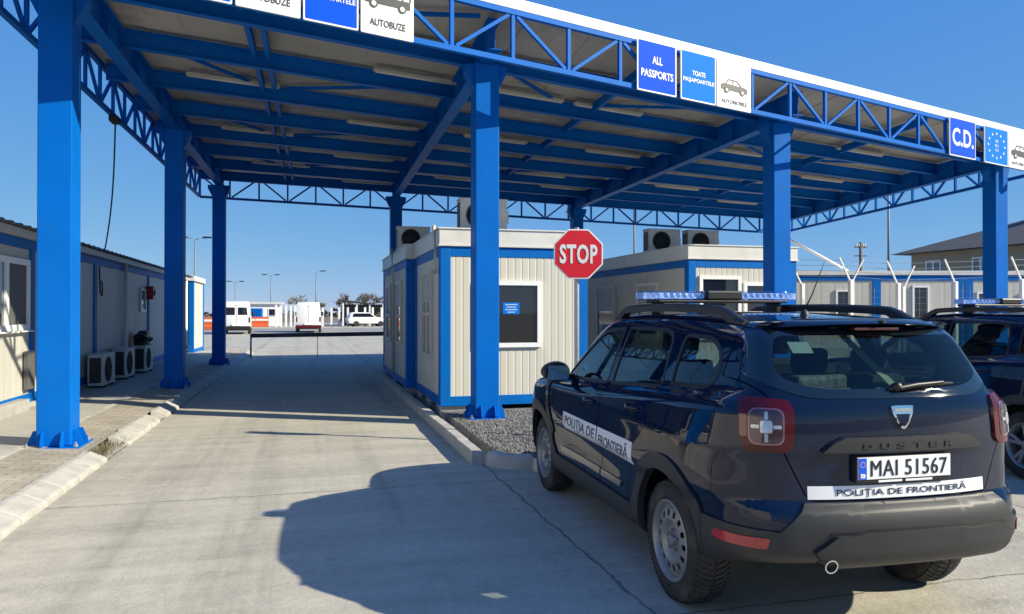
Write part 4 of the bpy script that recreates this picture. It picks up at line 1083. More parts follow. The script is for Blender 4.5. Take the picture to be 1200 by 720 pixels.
def wheel(root, s, y, alloy):
    xo = s*.850                                            # outer face
    ax = (s, 0, 0); c = (xo, y, HUB); TR = .338
    w = .215
    mb = MB()
    P = [(.222, -.012), (.232, .0), (.262, .003), (.298, -.004), (.318, -.014), (.330, -.028), (TR-.002, -.045), (TR, -.075), (TR, -w+.075), (TR-.002, -w+.045), (.330, -w+.028), (.318, -w+.014), (.29, -w), (.222, -w+.012)]
    mb.lathe(P, c, ax, 72)
    # chevron tread blocks
    N = 66
    for k in range(N):
        a = 2*math.pi*k/N
        for sd in (-1, 1):
            q = []
            for lat, da, rad in ((.006, .0, TR+.006), (.052, .045, TR+.006), (.098, .105, TR-.012)):
                for dd in (-.030, .030):
                    q.append((lat*sd, a+da+dd, rad))
            def pt(l, an, r): return (xo+s*(-w/2)+l, y+r*math.sin(an), HUB+r*math.cos(an))
            top = [pt(l, an, r) for l, an, r in q]; bot = [pt(l, an, r-.012) for l, an, r in q]
            mb._new(top+bot, [(0, 1, 3, 2), (2, 3, 5, 4), (0, 2, 8, 6), (2, 4, 10, 8), (1, 7, 9, 3), (3, 9, 11, 5), (0, 6, 7, 1), (4, 5, 11, 10)])
    wh = bpy.data.objects.new('wheel', None)
    tyre = mb.build('wheel', M['rubber'], root)
    bm = bmesh.new(); bm.from_mesh(tyre.data); bmesh.ops.recalc_face_normals(bm, faces=bm.faces[:]); bm.to_mesh(tyre.data); bm.free()
    bpy.data.objects.remove(wh)
    # rim
    mb = MB()
    mb.lathe([(.224, -.02), (.226, -.002), (.219, .002), (.208, -.008), (.198, -.026), (.192, -.05), (.19, -.19), (.2, -.20), (.215, -.19), (.215, -.02)], c, ax, 60, closed=True)
    mb.build('rim', M['wheel'], tyre, smooth_angle=.8)
    if not alloy:
        disc = MB()
        disc.lathe([(.199, -.0301), (.186, -.030), (.176, -.020), (.120, -.010), (.100, -.018), (.085, -.034), (.004, -.034), (.004, -.042), (.09, -.042), (.105, -.026), (.122, -.018), (.172, -.028), (.186, -.040), (.199, -.040)], c, ax, 60, closed=True)
        d = disc.build('d', [], None, smooth_angle=9)
        mb = MB()
        for k in range(14):
            a = 2*math.pi*k/14; e1 = Vector((0, math.cos(a), math.sin(a))); e2 = Vector((0, -math.sin(a), math.cos(a)))
            mb.prism(round_poly([(-.019, -.015), (.019, -.017), (.019, .017), (-.019, .015)], .012, 4), Vector(c)+e1*.152+Vector((-s*.08, 0, 0)), e1, e2, (s*.12, 0, 0))
        d = cut(d, mb.build('cut', [])); d.name = 'wheel_disc'; d.data.name = 'wheel_disc'; d.data.materials.clear(); d.data.materials.append(M['wheel'])
        d.data.transform(root_matrix(root).inverted()) if False else None
        bm = bmesh.new(); bm.from_mesh(d.data)
        for f in bm.faces: f.smooth = True
        for e in bm.edges: e.smooth = not (len(e.link_faces) == 2 and e.calc_face_angle(0) > .5)
        bm.to_mesh(d.data); bm.free(); d.parent = tyre
        mb = MB(); mb.lathe([(.0001, -.002), (.030, -.004), (.034, -.010), (.034, -.04)], c, ax, 24)
        for k in range(5):
            a = 2*math.pi*k/5+.3; mb.lathe([(.0001, -.010), (.009, -.012), (.011, -.04)], (c[0], y+.057*math.cos(a), HUB+.057*math.sin(a)), ax, 8)
        mb.build('hub_cap', M['wheel'], tyre, smooth_angle=.8)
    else:
        mb = MB()
        for k in range(5):
            a = 2*math.pi*k/5+.31
            for da in (-.17, .17):
                e1 = Vector((0, math.cos(a), math.sin(a))); e2 = Vector((0, math.cos(a+da), math.sin(a+da)))
                mb.beam(Vector(c)+e1*.04+Vector((-s*.012, 0, 0)), Vector(c)+e2*.205+Vector((-s*.018, 0, 0)), .034, .022, ax)
        mb.lathe([(.0001, .004), (.05, .0), (.06, -.012), (.06, -.04)], c, ax, 28)
        mb.build('wheel_spokes', M['wheel'], tyre, bevel=.004)
    mb = MB(); mb.lathe([(.0001, -.075), (.18, -.075), (.185, -.10), (.12, -.12)], c, ax, 32); mb.build('brake_drum', M['dark'], tyre)

def police_car(label, loc, rz, alloy, group):
    r = thing('police_car', label, 'police car', (0, 0, 0), 0, group)
    car_parts(r, alloy)
    r.location = loc; r.rotation_euler = (0, 0, rz)
    return r
# ================================================================== CABINS
M['pane_dark'] = mat('dark_window_pane', (.010, .012, .016), .03, coat=1.0)
M['pane_mid'] = mat('grey_window_pane', (.06, .075, .09), .04, coat=1.0, var=.5, vscale=3)
M['blind'] = mat('window_blind', (.45, .47, .47), .6, var=.08, vscale=6, stretch=(1, 1, 14))
M['film'] = mat('insect_screen_recess_shade', (.10, .10, .10), .6, var=.1, vscale=8)  # also colours the block that stands in for a shaded recess
def ribbed(mb, a, b, z0, z1, n, pitch=.118, depth=.007, thick=.05):
    """ribbed sandwich-panel wall from a to b (plan points), n = outward normal"""
    a, b, n = Vector((*a, 0)), Vector((*b, 0)), Vector((*n, 0)); d = b-a; L = d.length; d.normalize()
    k = max(2, round(L/pitch)); p = L/k; pts = []
    for i in range(k):
        s = i*p; pts += [(s, 0), (s+p*.72, 0), (s+p*.80, -depth), (s+p*.92, -depth)]
    pts.append((L, 0))
    F = [a+d*s+n*t for s, t in pts]; F += [b-n*thick, a-n*thick]
    lo = [mb.bm.verts.new((q.x, q.y, z0)) for q in F]; hi = [mb.bm.verts.new((q.x, q.y, z1)) for q in F]; N = len(F)
    for i in range(N): mb.bm.faces.new((lo[i], lo[(i+1) % N], hi[(i+1) % N], hi[i]))
    mb.bm.faces.new(lo[::-1]); mb.bm.faces.new(hi)
def window(parent, o, u, n, w, h, pane=None, mull=0, fr=.07, name='window', frame=None, blind=0.0, transom=0, depth=.05):
    """framed window centred at o on a wall, u along the wall, n outwards"""
    o, u, n = Vector(o), Vector(u), Vector(n); up = Vector((0, 0, 1))
    def bar(mb, x0, x1, z0, z1, t0, t1):
        P = [o+u*x+up*z+n*t for t in (t0, t1) for x, z in ((x0, z0), (x1, z0), (x1, z1), (x0, z1))]
        mb._new(P, [(0, 3, 2, 1), (4, 5, 6, 7), (0, 1, 5, 4), (1, 2, 6, 5), (2, 3, 7, 6), (3, 0, 4, 7)])
    mb = MB(); W, H = w/2, h/2
    bar(mb, -W, W, -H, -H+fr, .002, depth); bar(mb, -W, W, H-fr, H, .002, depth)
    bar(mb, -W, -W+fr, -H+fr+.001, H-fr-.001, .002, depth); bar(mb, W-fr, W, -H+fr+.001, H-fr-.001, .002, depth)
    for k in range(mull):
        x = -W+w*(k+1)/(mull+1); bar(mb, x-fr*.6, x+fr*.6, -H+fr+.001, H-fr-.001, .002, depth-.004)
    if transom: bar(mb, -W+fr+.001, W-fr-.001, -H+h*transom-.025, -H+h*transom+.025, .003, depth-.006)
    f = mb.build(name, frame or M['pvc'], parent)
    bm = bmesh.new(); bm.from_mesh(f.data); bmesh.ops.recalc_face_normals(bm, faces=bm.faces[:]); bm.to_mesh(f.data); bm.free()
    mb = MB(); bar(mb, -W+fr*.9, W-fr*.9, -H+fr*.9, H-fr*.9, .006, .016); mb.build('pane', pane or M['pane_dark'], f)
    if blind:
        mb = MB(); bar(mb, -W+fr, W-fr, H-fr-(h-2*fr)*blind, H-fr, .018, .026); mb.build('blind', M['blind'], f)
    return f
def aircon(label, loc, rz, w=.82, h=.58, d=.30, group='outdoor air conditioning units'):
    t = thing('air_conditioner', label, 'air conditioner', loc, rz, group)
    m = RM[t.name]
    def b(mb, *a, **k): mb.bm.transform(m); return mb.build(*a, **k)
    mb = MB(); mb.box((-w/2, -d/2, .04), (w/2, d/2, h+.04)); ca = b(mb, 'casing', M['ac'], t, bevel=.012)
    mb = MB(); mb.box((-w/2-.012, -d/2-.008, h+.030), (w/2+.012, d/2+.006, h+.052)); b(mb, 'lid', M['ac'], t, bevel=.006)
    mb = MB(); c = (-w*.10, -d/2-.001, h*.5+.04); r = h*.41
    mb.lathe([(r, .0), (r, .012), (r-.012, .014), (r-.018, .0)], c, (0, -1, 0), 36)
    for k in range(1, 7): rr = r*k/7; mb.lathe([(rr-.003, .010), (rr, .014), (rr+.003, .010)], c, (0, -1, 0), 30, closed=True)
    for k in range(8): a = math.pi*k/8; v = Vector((math.cos(a), 0, math.sin(a)))*(r-.01); mb.beam(Vector(c)+v+Vector((0, -.012, 0)), Vector(c)-v+Vector((0, -.012, 0)), .006, .004)
    b(mb, 'fan_guard', M['ac_grille'], t)
    mb = MB(); mb.lathe([(.0001, .004), (r-.02, .004), (r-.02, .0)], c, (0, -1, 0), 30); mb.lathe([(.0001, .013), (.045, .011), (.05, .005)], c, (0, -1, 0), 18); b(mb, 'fan', M['dark'], t)
    mb = MB(); mb.box((-w/2-.006, -d/2+.035, .10), (-w/2-.001, d/2-.035, h-.02)); b(mb, 'side_grille', M['ac_grille'], t)
    mb = MB(); mb.box((w/2+.001, -d/2+.06, h*.35), (w/2+.045, d/2-.06, h*.75)); b(mb, 'valve_cover', M['ac'], t, bevel=.01)
    mb = MB()
    for s in (-1, 1): mb.box((s*w*.32-.03, -d/2-.01, 0), (s*w*.32+.03, d/2+.01, .039))
    b(mb, 'feet', M['black'], t)
    return t
def cabin(name, label, x0, x1, y0, y1, zb, grey, plinth=True):
    t = thing(name, label, 'booth', ((x0+x1)/2, (y0+y1)/2, 0), 0, 'border control booths')
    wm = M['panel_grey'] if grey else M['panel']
    z1 = zb+2.48; pw = .17
    mb = MB()
    ribbed(mb, (x0+.015, y0+.015), (x1-.015, y0+.015), zb+.10, z1-.10, (0, -1), depth=.0035)
    ribbed(mb, (x1-.015, y0+.07), (x1-.015, y1-.015), zb+.10, z1-.10, (1, 0)); ribbed(mb, (x0+.015, y1-.015), (x0+.015, y0+.07), zb+.10, z1-.10, (-1, 0)); ribbed(mb, (x1-.07, y1-.015), (x0+.07, y1-.015), zb+.10, z1-.10, (0, 1))
    mb.build('wall', wm, t)
    for a, b in ((x0, y0), (x1-pw, y0), (x0, y1-pw), (x1-pw, y1-pw)): mb = MB(); mb.box((a, b, zb), (a+pw, b+pw, z1)); mb.build('corner_post', M['blue_trim'], t, bevel=.012)
    for z0_, z1_ in ((zb, zb+.155), (z1-.155, z1)):
        for lo_, hi_ in (((x0+pw+.001, y0+.004, z0_+.002), (x1-pw-.001, y0+.09, z1_-.002)), ((x0+pw+.001, y1-.09, z0_+.002), (x1-pw-.001, y1-.004, z1_-.002)), ((x0+.004, y0+pw+.001, z0_+.002), (x0+.09, y1-pw-.001, z1_-.002)), ((x1-.09, y0+pw+.001, z0_+.002), (x1-.004, y1-pw-.001, z1_-.002))):
            mb = MB(); mb.box(lo_, hi_); mb.build('frame_beam', M['blue_trim'], t, bevel=.004)
    mb = MB(); mb.box((x0-.03, y0-.03, z1+.002), (x1+.03, y1+.03, z1+.035)); mb.box((x0-.015, y0-.015, z1+.034), (x1+.015, y1+.015, z1+.27)); mb.box((x0-.035, y0-.035, z1+.268), (x1+.035, y1+.035, z1+.292))
    mb.build('roof', M['rim_white'], t, bevel=.006)
    for a in (x0+.02, x1-.42):
        for q in (y0+.06, (y0+y1)/2-.2, y1-.46): mb = MB(); mb.box((a, q, .02), (a+.40, q+.40, zb-.002)); mb.build('footing', M['concrete_l'], t, bevel=.01)
    return t
b1 = cabin('control_booth', 'cream control booth with bright blue frame and dark window behind the centre column', 1.95, 4.38, 11.30, 14.05, .17, False)
w1 = window(b1, (3.05, 11.315, 1.60), (1, 0, 0), (0, -1, 0), 1.07, 1.05, M['pane_dark'])
mb = MB(); mb.box((2.95, 11.288, 1.60), (3.22, 11.292, 1.78)); nt_ = mb.build('window_notice', M['sign_blue2'], w1)
mb = MB()
for k, wd in enumerate((.20, .16, .20, .12)): mb.box((3.085-wd/2, 11.2855, 1.745-.04*k), (3.085+wd/2, 11.2875, 1.755-.04*k))
mb.build('notice_lines', M['sign_white'], nt_)
window(b1, (1.965, 12.55, 1.60), (0, -1, 0), (-1, 0, 0), .95, 1.45, M['pane_mid'], mull=1, transom=.5, frame=M['panel_grey'], blind=.35)
mb = MB(); mb.tube([(1.89, 11.58, 2.93), (1.89, 11.53, 2.97), (1.88, 11.45, 2.97), (1.88, 11.40, 2.90), (1.895, 11.41, 2.35), (1.91, 11.53, 2.25)], .028, 10); mb.build('drain_pipe', M['panel_grey'], b1)
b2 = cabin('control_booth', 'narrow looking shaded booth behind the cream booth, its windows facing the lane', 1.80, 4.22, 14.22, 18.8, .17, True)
window(b2, (1.815, 15.35, 1.62), (0, -1, 0), (-1, 0, 0), .85, 1.3, M['pane_mid'], transom=.45, frame=M['panel_grey'], blind=.4)
window(b2, (1.815, 17.35, 1.62), (0, -1, 0), (-1, 0, 0), .85, 1.3, M['pane_mid'], transom=.45, frame=M['panel_grey'], blind=.4)
mb = MB(); mb.tube([(1.75, 16.2, 2.93), (1.74, 16.15, 2.99), (1.72, 16.05, 2.95), (1.73, 16.05, 2.5), (1.775, 16.25, 2.2), (1.775, 16.3, .3)], .030, 10); mb.build('drain_pipe', M['panel_grey'], b2)
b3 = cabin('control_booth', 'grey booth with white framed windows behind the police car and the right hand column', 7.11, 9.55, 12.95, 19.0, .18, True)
window(b3, (7.80, 12.965, 1.72), (1, 0, 0), (0, -1, 0), .92, 1.25, M['pane_dark'], transom=.72)
window(b3, (8.72, 12.965, 1.66), (1, 0, 0), (0, -1, 0), .80, 1.13, M['pane_dark'])
window(b3, (7.125, 14.75, 1.62), (0, -1, 0), (-1, 0, 0), 1.05, 1.3, M['pane_mid'], frame=M['rim_white'], blind=.35)
window(b3, (7.125, 17.1, 1.55), (0, -1, 0), (-1, 0, 0), 1.15, 1.45, M['pane_mid'], frame=M['panel_grey'], blind=.42)
aircon('air conditioner on the roof of the cream booth, half hidden by the centre column', (2.88, 12.45, 2.962), 0, .82, .56)
aircon('air conditioner on the roof of the shaded booth behind the cream one', (2.20, 16.2, 2.942), 0, .70, .50)
aircon('air conditioner standing nearer the stop sign on the grey booth roof', (7.88, 15.6, 2.952), 0, .80, .54)
aircon('air conditioner nearer the right hand column on the grey booth roof', (8.88, 15.6, 2.952), 0, .80, .54)

# ================================================================== LEFT OFFICE ROW
of = thing('office_building', 'long low grey container office with blue posts beside the pavement', 'building', (-5.6, 17, 0))
WX = -4.30
mb = MB()
segs = [(-4, 13.42), (13.55, 17.05), (17.2, 19.75), (19.9, 22.35), (22.5, 25.6), (25.75, 28.9)]
for y0, y1 in segs: ribbed(mb, (WX, y1), (WX, y0), .34, 2.62, (1, 0), pitch=.25, depth=.004)
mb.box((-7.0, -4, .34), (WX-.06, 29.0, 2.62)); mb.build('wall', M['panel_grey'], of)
for y in (13.485, 17.125, 19.825, 22.425, 25.675, 28.975):
    mb = MB(); mb.box((WX-.05, y-.10, .30), (WX+.03, y+.10, 2.66)); mb.build('corner_post', M['blue_trim'], of, bevel=.01)
mb = MB(); mb.box((WX-.05, -4, 2.622), (WX+.02, 29.05, 2.78)); mb.build('frieze', M['blue_trim'], of, bevel=.004)
mb = MB(); mb.box((WX-.05, -4, .20), (WX+.012, 29.05, .338)); mb.build('base_beam', M['blue_trim'], of, bevel=.004)
mb = MB(); mb.box((-7.0, -4, 2.781), (WX+.12, 29.2, 2.90)); mb.build('eaves', M['panel_grey'], of, bevel=.005)
mb = MB(); K = 190                                       # corrugated roof sheet running out over the eaves
for k in range(K):
    ya, yb_ = -4+33.3*k/K, -4+33.3*(k+1)/K; za, zb_ = (.0, .045) if k % 2 else (.045, 0)
    mb.quad((WX+.20, ya, 2.905+za), (WX+.20, yb_, 2.905+zb_), (-7.2, yb_, 3.12+zb_), (-7.2, ya, 3.12+za))
    mb.quad((WX+.20, ya, 2.893+za), (-7.2, ya, 3.108+za), (-7.2, yb_, 3.108+zb_), (WX+.20, yb_, 2.893+zb_))
    mb.quad((WX+.20, ya, 2.893+za), (WX+.20, yb_, 2.893+zb_), (WX+.20, yb_, 2.905+zb_), (WX+.20, ya, 2.905+za))
mb.build('roof', mat('dark_roof_sheet', (.10, .10, .11), .6, var=.15, vscale=3), of)
wl = window(of, (WX, 11.95, 1.90), (0, -1, 0), (1, 0, 0), 2.7, 1.10, M['pane_mid'], mull=2, fr=.09)
mb = MB(); mb.box((WX+.02, 12.52, 1.45), (WX+.028, 13.18, 2.36)); mb.build('insect_screen', M['film'], wl)
mb = MB(); mb.box((WX+.051, 10.6, 1.325), (WX+.10, 13.32, 1.345)); mb.build('sill', M['pvc'], wl)
window(of, (WX, 21.65, 1.95), (0, -1, 0), (1, 0, 0), .62, .62, M['pane_dark'], fr=.06)
mb = MB(); mb.box((WX-.3, -4, -.02), (WX+.16, 12.95, .30)); mb.build('plinth', M['concrete_l'], of, bevel=.012)
mb = MB(); mb.box((WX-.3, 12.96, -.02), (WX+.04, 29.0, .20)); mb.build('plinth', M['concrete_l'], of, bevel=.012)
mb = MB(); mb.box((WX+.018, 13.10, .42), (WX+.10, 13.36, 1.02)); mb.build('recess_shade_block', M['film'], of, bevel=.01)  # dark block put in as the shade of a wall recess
for y in (19.55, 28.6):
    mb = MB(); mb.tube([(WX+.07, y, 2.88), (WX+.07, y, .45), (WX+.16, y-.02, .36)], .040, 10); mb.build('downpipe', M['pvc'], of)
mb = MB(); mb.tube([(WX+.03, 17.35, 2.6), (WX+.05, 17.36, 2.05), (WX+.06, 17.45, 1.98), (WX+.05, 17.52, 2.1), (WX+.03, 17.55, 2.3)], .015, 6); mb.build('cable_loop', M['cable'], of)
e = thing('fire_alarm_box', 'small red box mounted high on the shaded office wall beside a tiny window', 'alarm box', (WX+.12, 22.25, 2.1))
mb = MB(); mb.box((WX+.032, 22.06, 1.98), (WX+.20, 22.38, 2.34)); mb.build('case', mat('alarm_red', (.35, .01, .012), .4, var=.05), e, bevel=.02)
mb = MB(); mb.lathe([(.0001, .03), (.07, .02), (.08, 0)], (WX+.201, 22.22, 2.16), (1, 0, 0), 16); mb.build('dome', M['black'], e)
ex_ = thing('end_cabin', 'bright white cabin end with blue corner at the far end of the office row', 'cabin', (-4.9, 31.2, 0))
mb = MB(); ribbed(mb, (-4.15, 32.2), (-4.15, 29.75), .2, 2.75, (1, 0)); ribbed(mb, (-6.5, 29.6), (-4.32, 29.6), .2, 2.75, (0, -1)); mb.box((-6.5, 29.66, .2), (-4.21, 32.3, 2.74)); mb.build('wall', M['panel'], ex_)
mb = MB(); mb.box((-4.30, 29.55, .05), (-4.12, 29.73, 2.78)); mb.build('corner_post', M['blue_trim'], ex_, bevel=.01)
mb = MB(); mb.box((-4.30, 32.2, .05), (-4.12, 32.38, 2.78)); mb.build('corner_post', M['blue_trim'], ex_, bevel=.01)
mb = MB(); mb.box((-6.6, 29.5, 2.785), (-4.08, 32.45, 2.98)); mb.build('roof', M['rim_white'], ex_, bevel=.01)
mb = MB(); mb.box((-4.2, 29.78, .05), (-4.11, 32.15, .25)); mb.build('base_beam', M['blue_trim'], ex_)
aircon('air conditioner standing on the pavement nearest the front left column', (-4.07, 16.75, .128), R(90), .95, .62, .28)
aircon('air conditioner standing on the pavement, second from the front left column', (-4.07, 18.60, .128), R(90), .92, .64, .28)
aircon('air conditioner beneath the pile of black hoses, third along the office wall', (-4.03, 20.45, .128), R(90), .92, .62, .28)
h = thing('hose_pile', 'pile of black coiled hoses lying on the third air conditioner by the wall', 'hose', (-4.05, 20.4, .80))
mb = MB(); rq = random.Random(4)
for k in range(5):
    r = rq.uniform(.14, .24); cx, cy = -4.05+rq.uniform(-.04, .04), 20.35+rq.uniform(-.18, .28)
    mb.tube([(cx+r*.75*math.cos(a), cy+r*math.sin(a)*1.25, .84+.05*k+.10*math.sin(a*2+k)*.4) for a in np.linspace(0, 6.1, 20)], .032, 8)
mb.build('coil', M['black'], h)
mb = MB(); mb.box((-4.18, 20.5, .81), (-3.95, 20.95, 1.16)); mb.build('bag', M['black'], h, bevel=.06)
t = thing('hanging_cable', 'thin black cable drooping from the canopy side truss to the office roof', 'cable', (-3.3, 14.4, 5.1))
mb = MB(); A, B = Vector((-3.30, 14.42, 5.12)), Vector((-4.2, 17.5, 2.96))
mb.tube([A.lerp(B, k/14)+Vector((.05, -.03, -.16))*math.sin(math.pi*k/14) for k in range(15)], .014, 6); mb.build('cable', M['cable'], t)
mb = MB(); mb.box((-3.38, 14.25, 4.96), (-3.24, 14.55, 5.08)); mb.build('junction_box', M['dark'], t, bevel=.03)
# dry weeds at the foot of the front left column
mb = MB(); rq = random.Random(8)
M['weed'] = mat('dry_weed', (.16, .135, .075), .85, var=.5, vscale=20)
for k in range(420):
    x, y = -2.28+rq.gauss(0, .075), rq.uniform(8.95, 10.15); L = rq.uniform(.05, .17); a = rq.uniform(0, 6.28); le = rq.uniform(.2, 1.1)
    p = Vector((x, y, .02)); d1 = Vector((math.cos(a)*le, math.sin(a)*le, 1)).normalized(); q = p+d1*L; s = Vector((-math.sin(a), math.cos(a), 0))*.004
    mb._new([p-s, p+s, q+Vector((math.cos(a), math.sin(a), -.3))*L*.35], [(0, 1, 2)])
tag(mb.build('dry_weeds', M['weed']), 'tuft of dry grey weeds in the broken kerb at the column foot', 'weeds', kind='stuff')

# ================================================================== STOP SIGN
ss_ = thing('stop_sign', 'red octagonal STOP sign on a grey post behind the police car', 'road sign', (3.15, 8.47, .10))
sc_ = Vector((3.15, 8.43, 2.335)); sr = .325
M['sign_red'] = mat('sign_red', (.62, .012, .022), .35, var=.04, vscale=4)
def octo(r): return [(r*math.cos(R(22.5+45*k))/math.cos(R(22.5)), r*math.sin(R(22.5+45*k))/math.cos(R(22.5))) for k in range(8)]
ang = R(-10); su = Vector((math.cos(ang), math.sin(ang), 0)); sn = Vector((su.y, -su.x, 0)); su2 = su
mb = MB(); mb.prism(round_poly(octo(.302), .02, 3), sc_, su, (0, 0, 1), sn*-.012); pl = mb.build('plate', M['sign_white'], ss_, bevel=.003)
mb = MB(); mb.prism(round_poly(octo(.285), .015, 3), sc_+sn*.0015, su, (0, 0, 1), sn*.0015); mb.build('red_field', M['sign_red'], pl)
mb = MB()
text_on(mb, 'STOP', sc_+sn*.003, su, (0, 0, 1), sn, .2, .006, width=.465, height=.235, spacing=1.1); mb.build('lettering', M['sign_white'], pl)
mb = MB(); mb.lathe([(.030, 0), (.030, 2.60), (.0001, 2.605)], (3.15, 8.49, .06), (0, 0, 1), 16); mb.build('post', M['steel'], ss_, smooth_angle=.8)
mb = MB()
for z in (2.20, 2.47): mb.box((3.10, 8.445, z), (3.20, 8.53, z+.035))
mb.build('clamp', M['steel'], ss_)

# ================================================================== BARRIER, VANS, CAR BEYOND
br_ = thing('barrier', 'closed boom barrier with dark boom and thin end rest across the lane', 'barrier', (2.9, 27.4, 0))
mb = MB(); mb.beam((-1.98, 27.68, .80), (2.75, 27.42, .84), .07, .15); mb.build('boom', mat('dark_boom', (.05, .045, .05), .5, var=.4, vscale=.7), br_, bevel=.01)
mb = MB(); mb.tube([(-1.98, 27.68, .0), (-1.98, 27.68, .86)], .035, 8); mb.tube([(.30, 27.56, .0), (.30, 27.56, .74)], .014, 6); mb.build('boom_rest', M['steel'], br_)
mb = MB(); mb.box((2.72, 27.2, 0), (3.1, 27.62, 1.15)); mb.build('cabinet', M['white'], br_, bevel=.03)
M['van_white'] = mat('van_white_paint', (.74, .74, .73), .3, coat=.6, var=.03, dirt=(.45, .43, .4, .25), dscale=2)
def van(label, loc, rz, windows, red):
    t = thing('parked_van', label, 'van', loc, rz, 'white vans parked beyond the barrier'); m = RM[t.name]
    def b(mb, *a, **k): mb.bm.transform(m); return mb.build(*a, **k)
    side = [(0, .42), (0, 2.0), (.12, 2.38), (.5, 2.46), (3.4, 2.46), (4.0, 2.30), (4.75, 1.35), (5.45, 1.12), (5.6, .8), (5.6, .42)]
    mb = MB(); V = []
    for s, ins in ((-1, 0), (1, 0)):
        V.append([mb.bm.verts.new((s*(.99-.15*max(0, (z-1.2)/1.25)**1.5), y, z)) for y, z in side])
    n = len(side); mb.bm.faces.new(V[0]); mb.bm.faces.new(V[1][::-1])
    for i in range(n): mb.bm.faces.new((V[0][i], V[0][(i+1) % n], V[1][(i+1) % n], V[1][i]))
    b(mb, 'body', M['van_white'], t, bevel=.07, smooth_angle=.6)
    if windows:
        for s in (-1, 1):
            mb = MB(); mb.prism(round_poly([(s*.10, 1.42), (s*.78, 1.42), (s*.72, 1.98), (s*.10, 1.98)], .05), (0, -.004, 0), (1, 0, 0), (0, 0, 1), (0, .02, 0)); b(mb, 'rear_window', M['pane_dark'], t)
    mb = MB(); mb.box((-.008, -.006, .55), (.008, .02, 2.2)); b(mb, 'door_seam', M['black'], t)
    mb = MB(); mb.box((-.99, -.12, .36), (.99, .10, .60)); b(mb, 'bumper', M['red_lens'] if red else M['black'], t, bevel=.03)
    for s in (-1, 1):
        mb = MB(); mb.box((s*.90-.055, -.012, .85), (s*.90+.055, .03, 1.25)); b(mb, 'tail_lamp', M['red_lens'], t, bevel=.01)
        mb = MB(); mb.prism(round_poly([(4.05, 1.35), (4.6, 1.35), (3.95, 1.95), (3.55, 1.95), (3.55, 1.35)], .05), (s*.978, 0, 0), (0, 1, 0), (0, 0, 1), (s*.008, 0, 0)); b(mb, 'side_window', M['pane_dark'], t)
        mb = MB(); mb.box((s*1.06-.09, 4.3, 1.32), (s*1.06+.09, 4.42, 1.66)); b(mb, 'mirror', M['black'], t, bevel=.03)
        for y in (.95, 4.55):
            mb = MB(); mb.lathe([(.0001, -.02), (.20, -.02), (.22, .0), (.30, .0), (.335, -.03), (.34, -.20), (.0001, -.20)], (s*.985, y, .34), (s, 0, 0), 28); w_ = b(mb, 'wheel', M['rubber'], t, smooth_angle=.6)
    mb = MB(); mb.box((-.30, -.128, .62), (.30, -.004, .74)); b(mb, 'number_plate', M['banner'], t)
    mb = MB(); mb.box((-.85, .3, .28), (.85, 5.2, .42)); b(mb, 'chassis', M['dark'], t)
    return t
van('white minibus with two dark rear windows, parked left of the lane', (-5.15, 57.8, 0), R(3), True, False)
van('white panel van with blank rear doors and red bumper in the lane', (-.05, 60.9, 0), R(-1), False, True)
sv = thing('parked_car', 'white estate car with dark bonnet parked side on before the post fence', 'car', (6.3, 85, 0), R(-82)); m_ = RM[sv.name]
def bs(mb, *a, **k): mb.bm.transform(m_); return mb.build(*a, **k)
mb = MB(); sec = [(-2.2, .45), (-2.25, .95), (-2.1, 1.05), (-1.95, 1.5), (-1.7, 1.62), (.1, 1.6), (.95, 1.08), (1.95, .95), (2.2, .75), (2.2, .35), (-2.1, .35)]
sec = [(-y, z) for y, z in sec][::-1]
V = [[mb.bm.verts.new((s*(.88-.22*max(0, (z-1.0)/.6)), -y, z)) for y, z in sec] for s in (-1, 1)]
n_ = len(sec); mb.bm.faces.new(V[0]); mb.bm.faces.new(V[1][::-1])
for i in range(n_): mb.bm.faces.new((V[0][i], V[0][(i+1) % n_], V[1][(i+1) % n_], V[1][i]))
bs(mb, 'body', M['van_white'], sv, bevel=.06, smooth_angle=.7)
for s in (-1, 1):
    mb = MB(); mb.prism(round_poly([(-1.75, 1.08), (.75, 1.08), (.15, 1.50), (-1.6, 1.50)], .06), (s*.795, 0, 0), (0, 1, 0), (0, 0, 1), (s*.06, 0, 0)); bs(mb, 'side_window', M['pane_dark'], sv)
    for y in (-1.35, 1.4):
        mb = MB(); mb.lathe([(.0001, 0), (.2, 0), (.32, -.01), (.33, -.2), (.0001, -.2)], (s*.9, y, .33), (s, 0, 0), 24); bs(mb, 'wheel', M['rubber'], sv, smooth_angle=.6)
mb = MB(); mb.box((-.80, 1.0, .98), (.80, 2.1, 1.02)); bs(mb, 'bonnet', M['navy'], sv, bevel=.015)

# ================================================================== FAR SIDE OF THE PARKING
def fence_post(label, x, y, h_, arm, group, gap=0):
    t = thing('fence_post', label, 'fence post', (x, y, 0), 0, group)
    mb = MB(); mb.box((x-.058, y-.058, 0), (x+.058, y+.058, h_)); mb.build('post', M['white'], t, bevel=.012)
    if arm:
        mb = MB(); mb.beam((x+arm*.02, y, h_-.04), (x+arm*.44, y-.02, h_+.70), .042, .042); mb.build('arm', M['white'], t)
    return t
ordw = ['first', 'second', 'third', 'fourth', 'fifth', 'sixth', 'seventh', 'eighth', 'ninth', 'tenth']
def far_post(label, x, y, h_, group):
    t = thing('concrete_post', label, 'fence post', (x, y, 0), 0, group)
    mb = MB(); mb.box((x-.11, y-.11, 0), (x+.11, y+.11, h_)); mb.box((x-.14, y-.14, h_-.06), (x+.14, y+.14, h_+.02)); mb.build('post', M['white'], t, bevel=.01); return t
for k, px in enumerate((1.5, 2.45, 3.3, 4.25, 5.15, 6.15, 7.0, 8.0)):
    far_post('pale post in the far fence, %s to the right of the panel van' % ordw[k], px, 86.5-.15*px, 2.15, 'far fence posts right of the panel van')
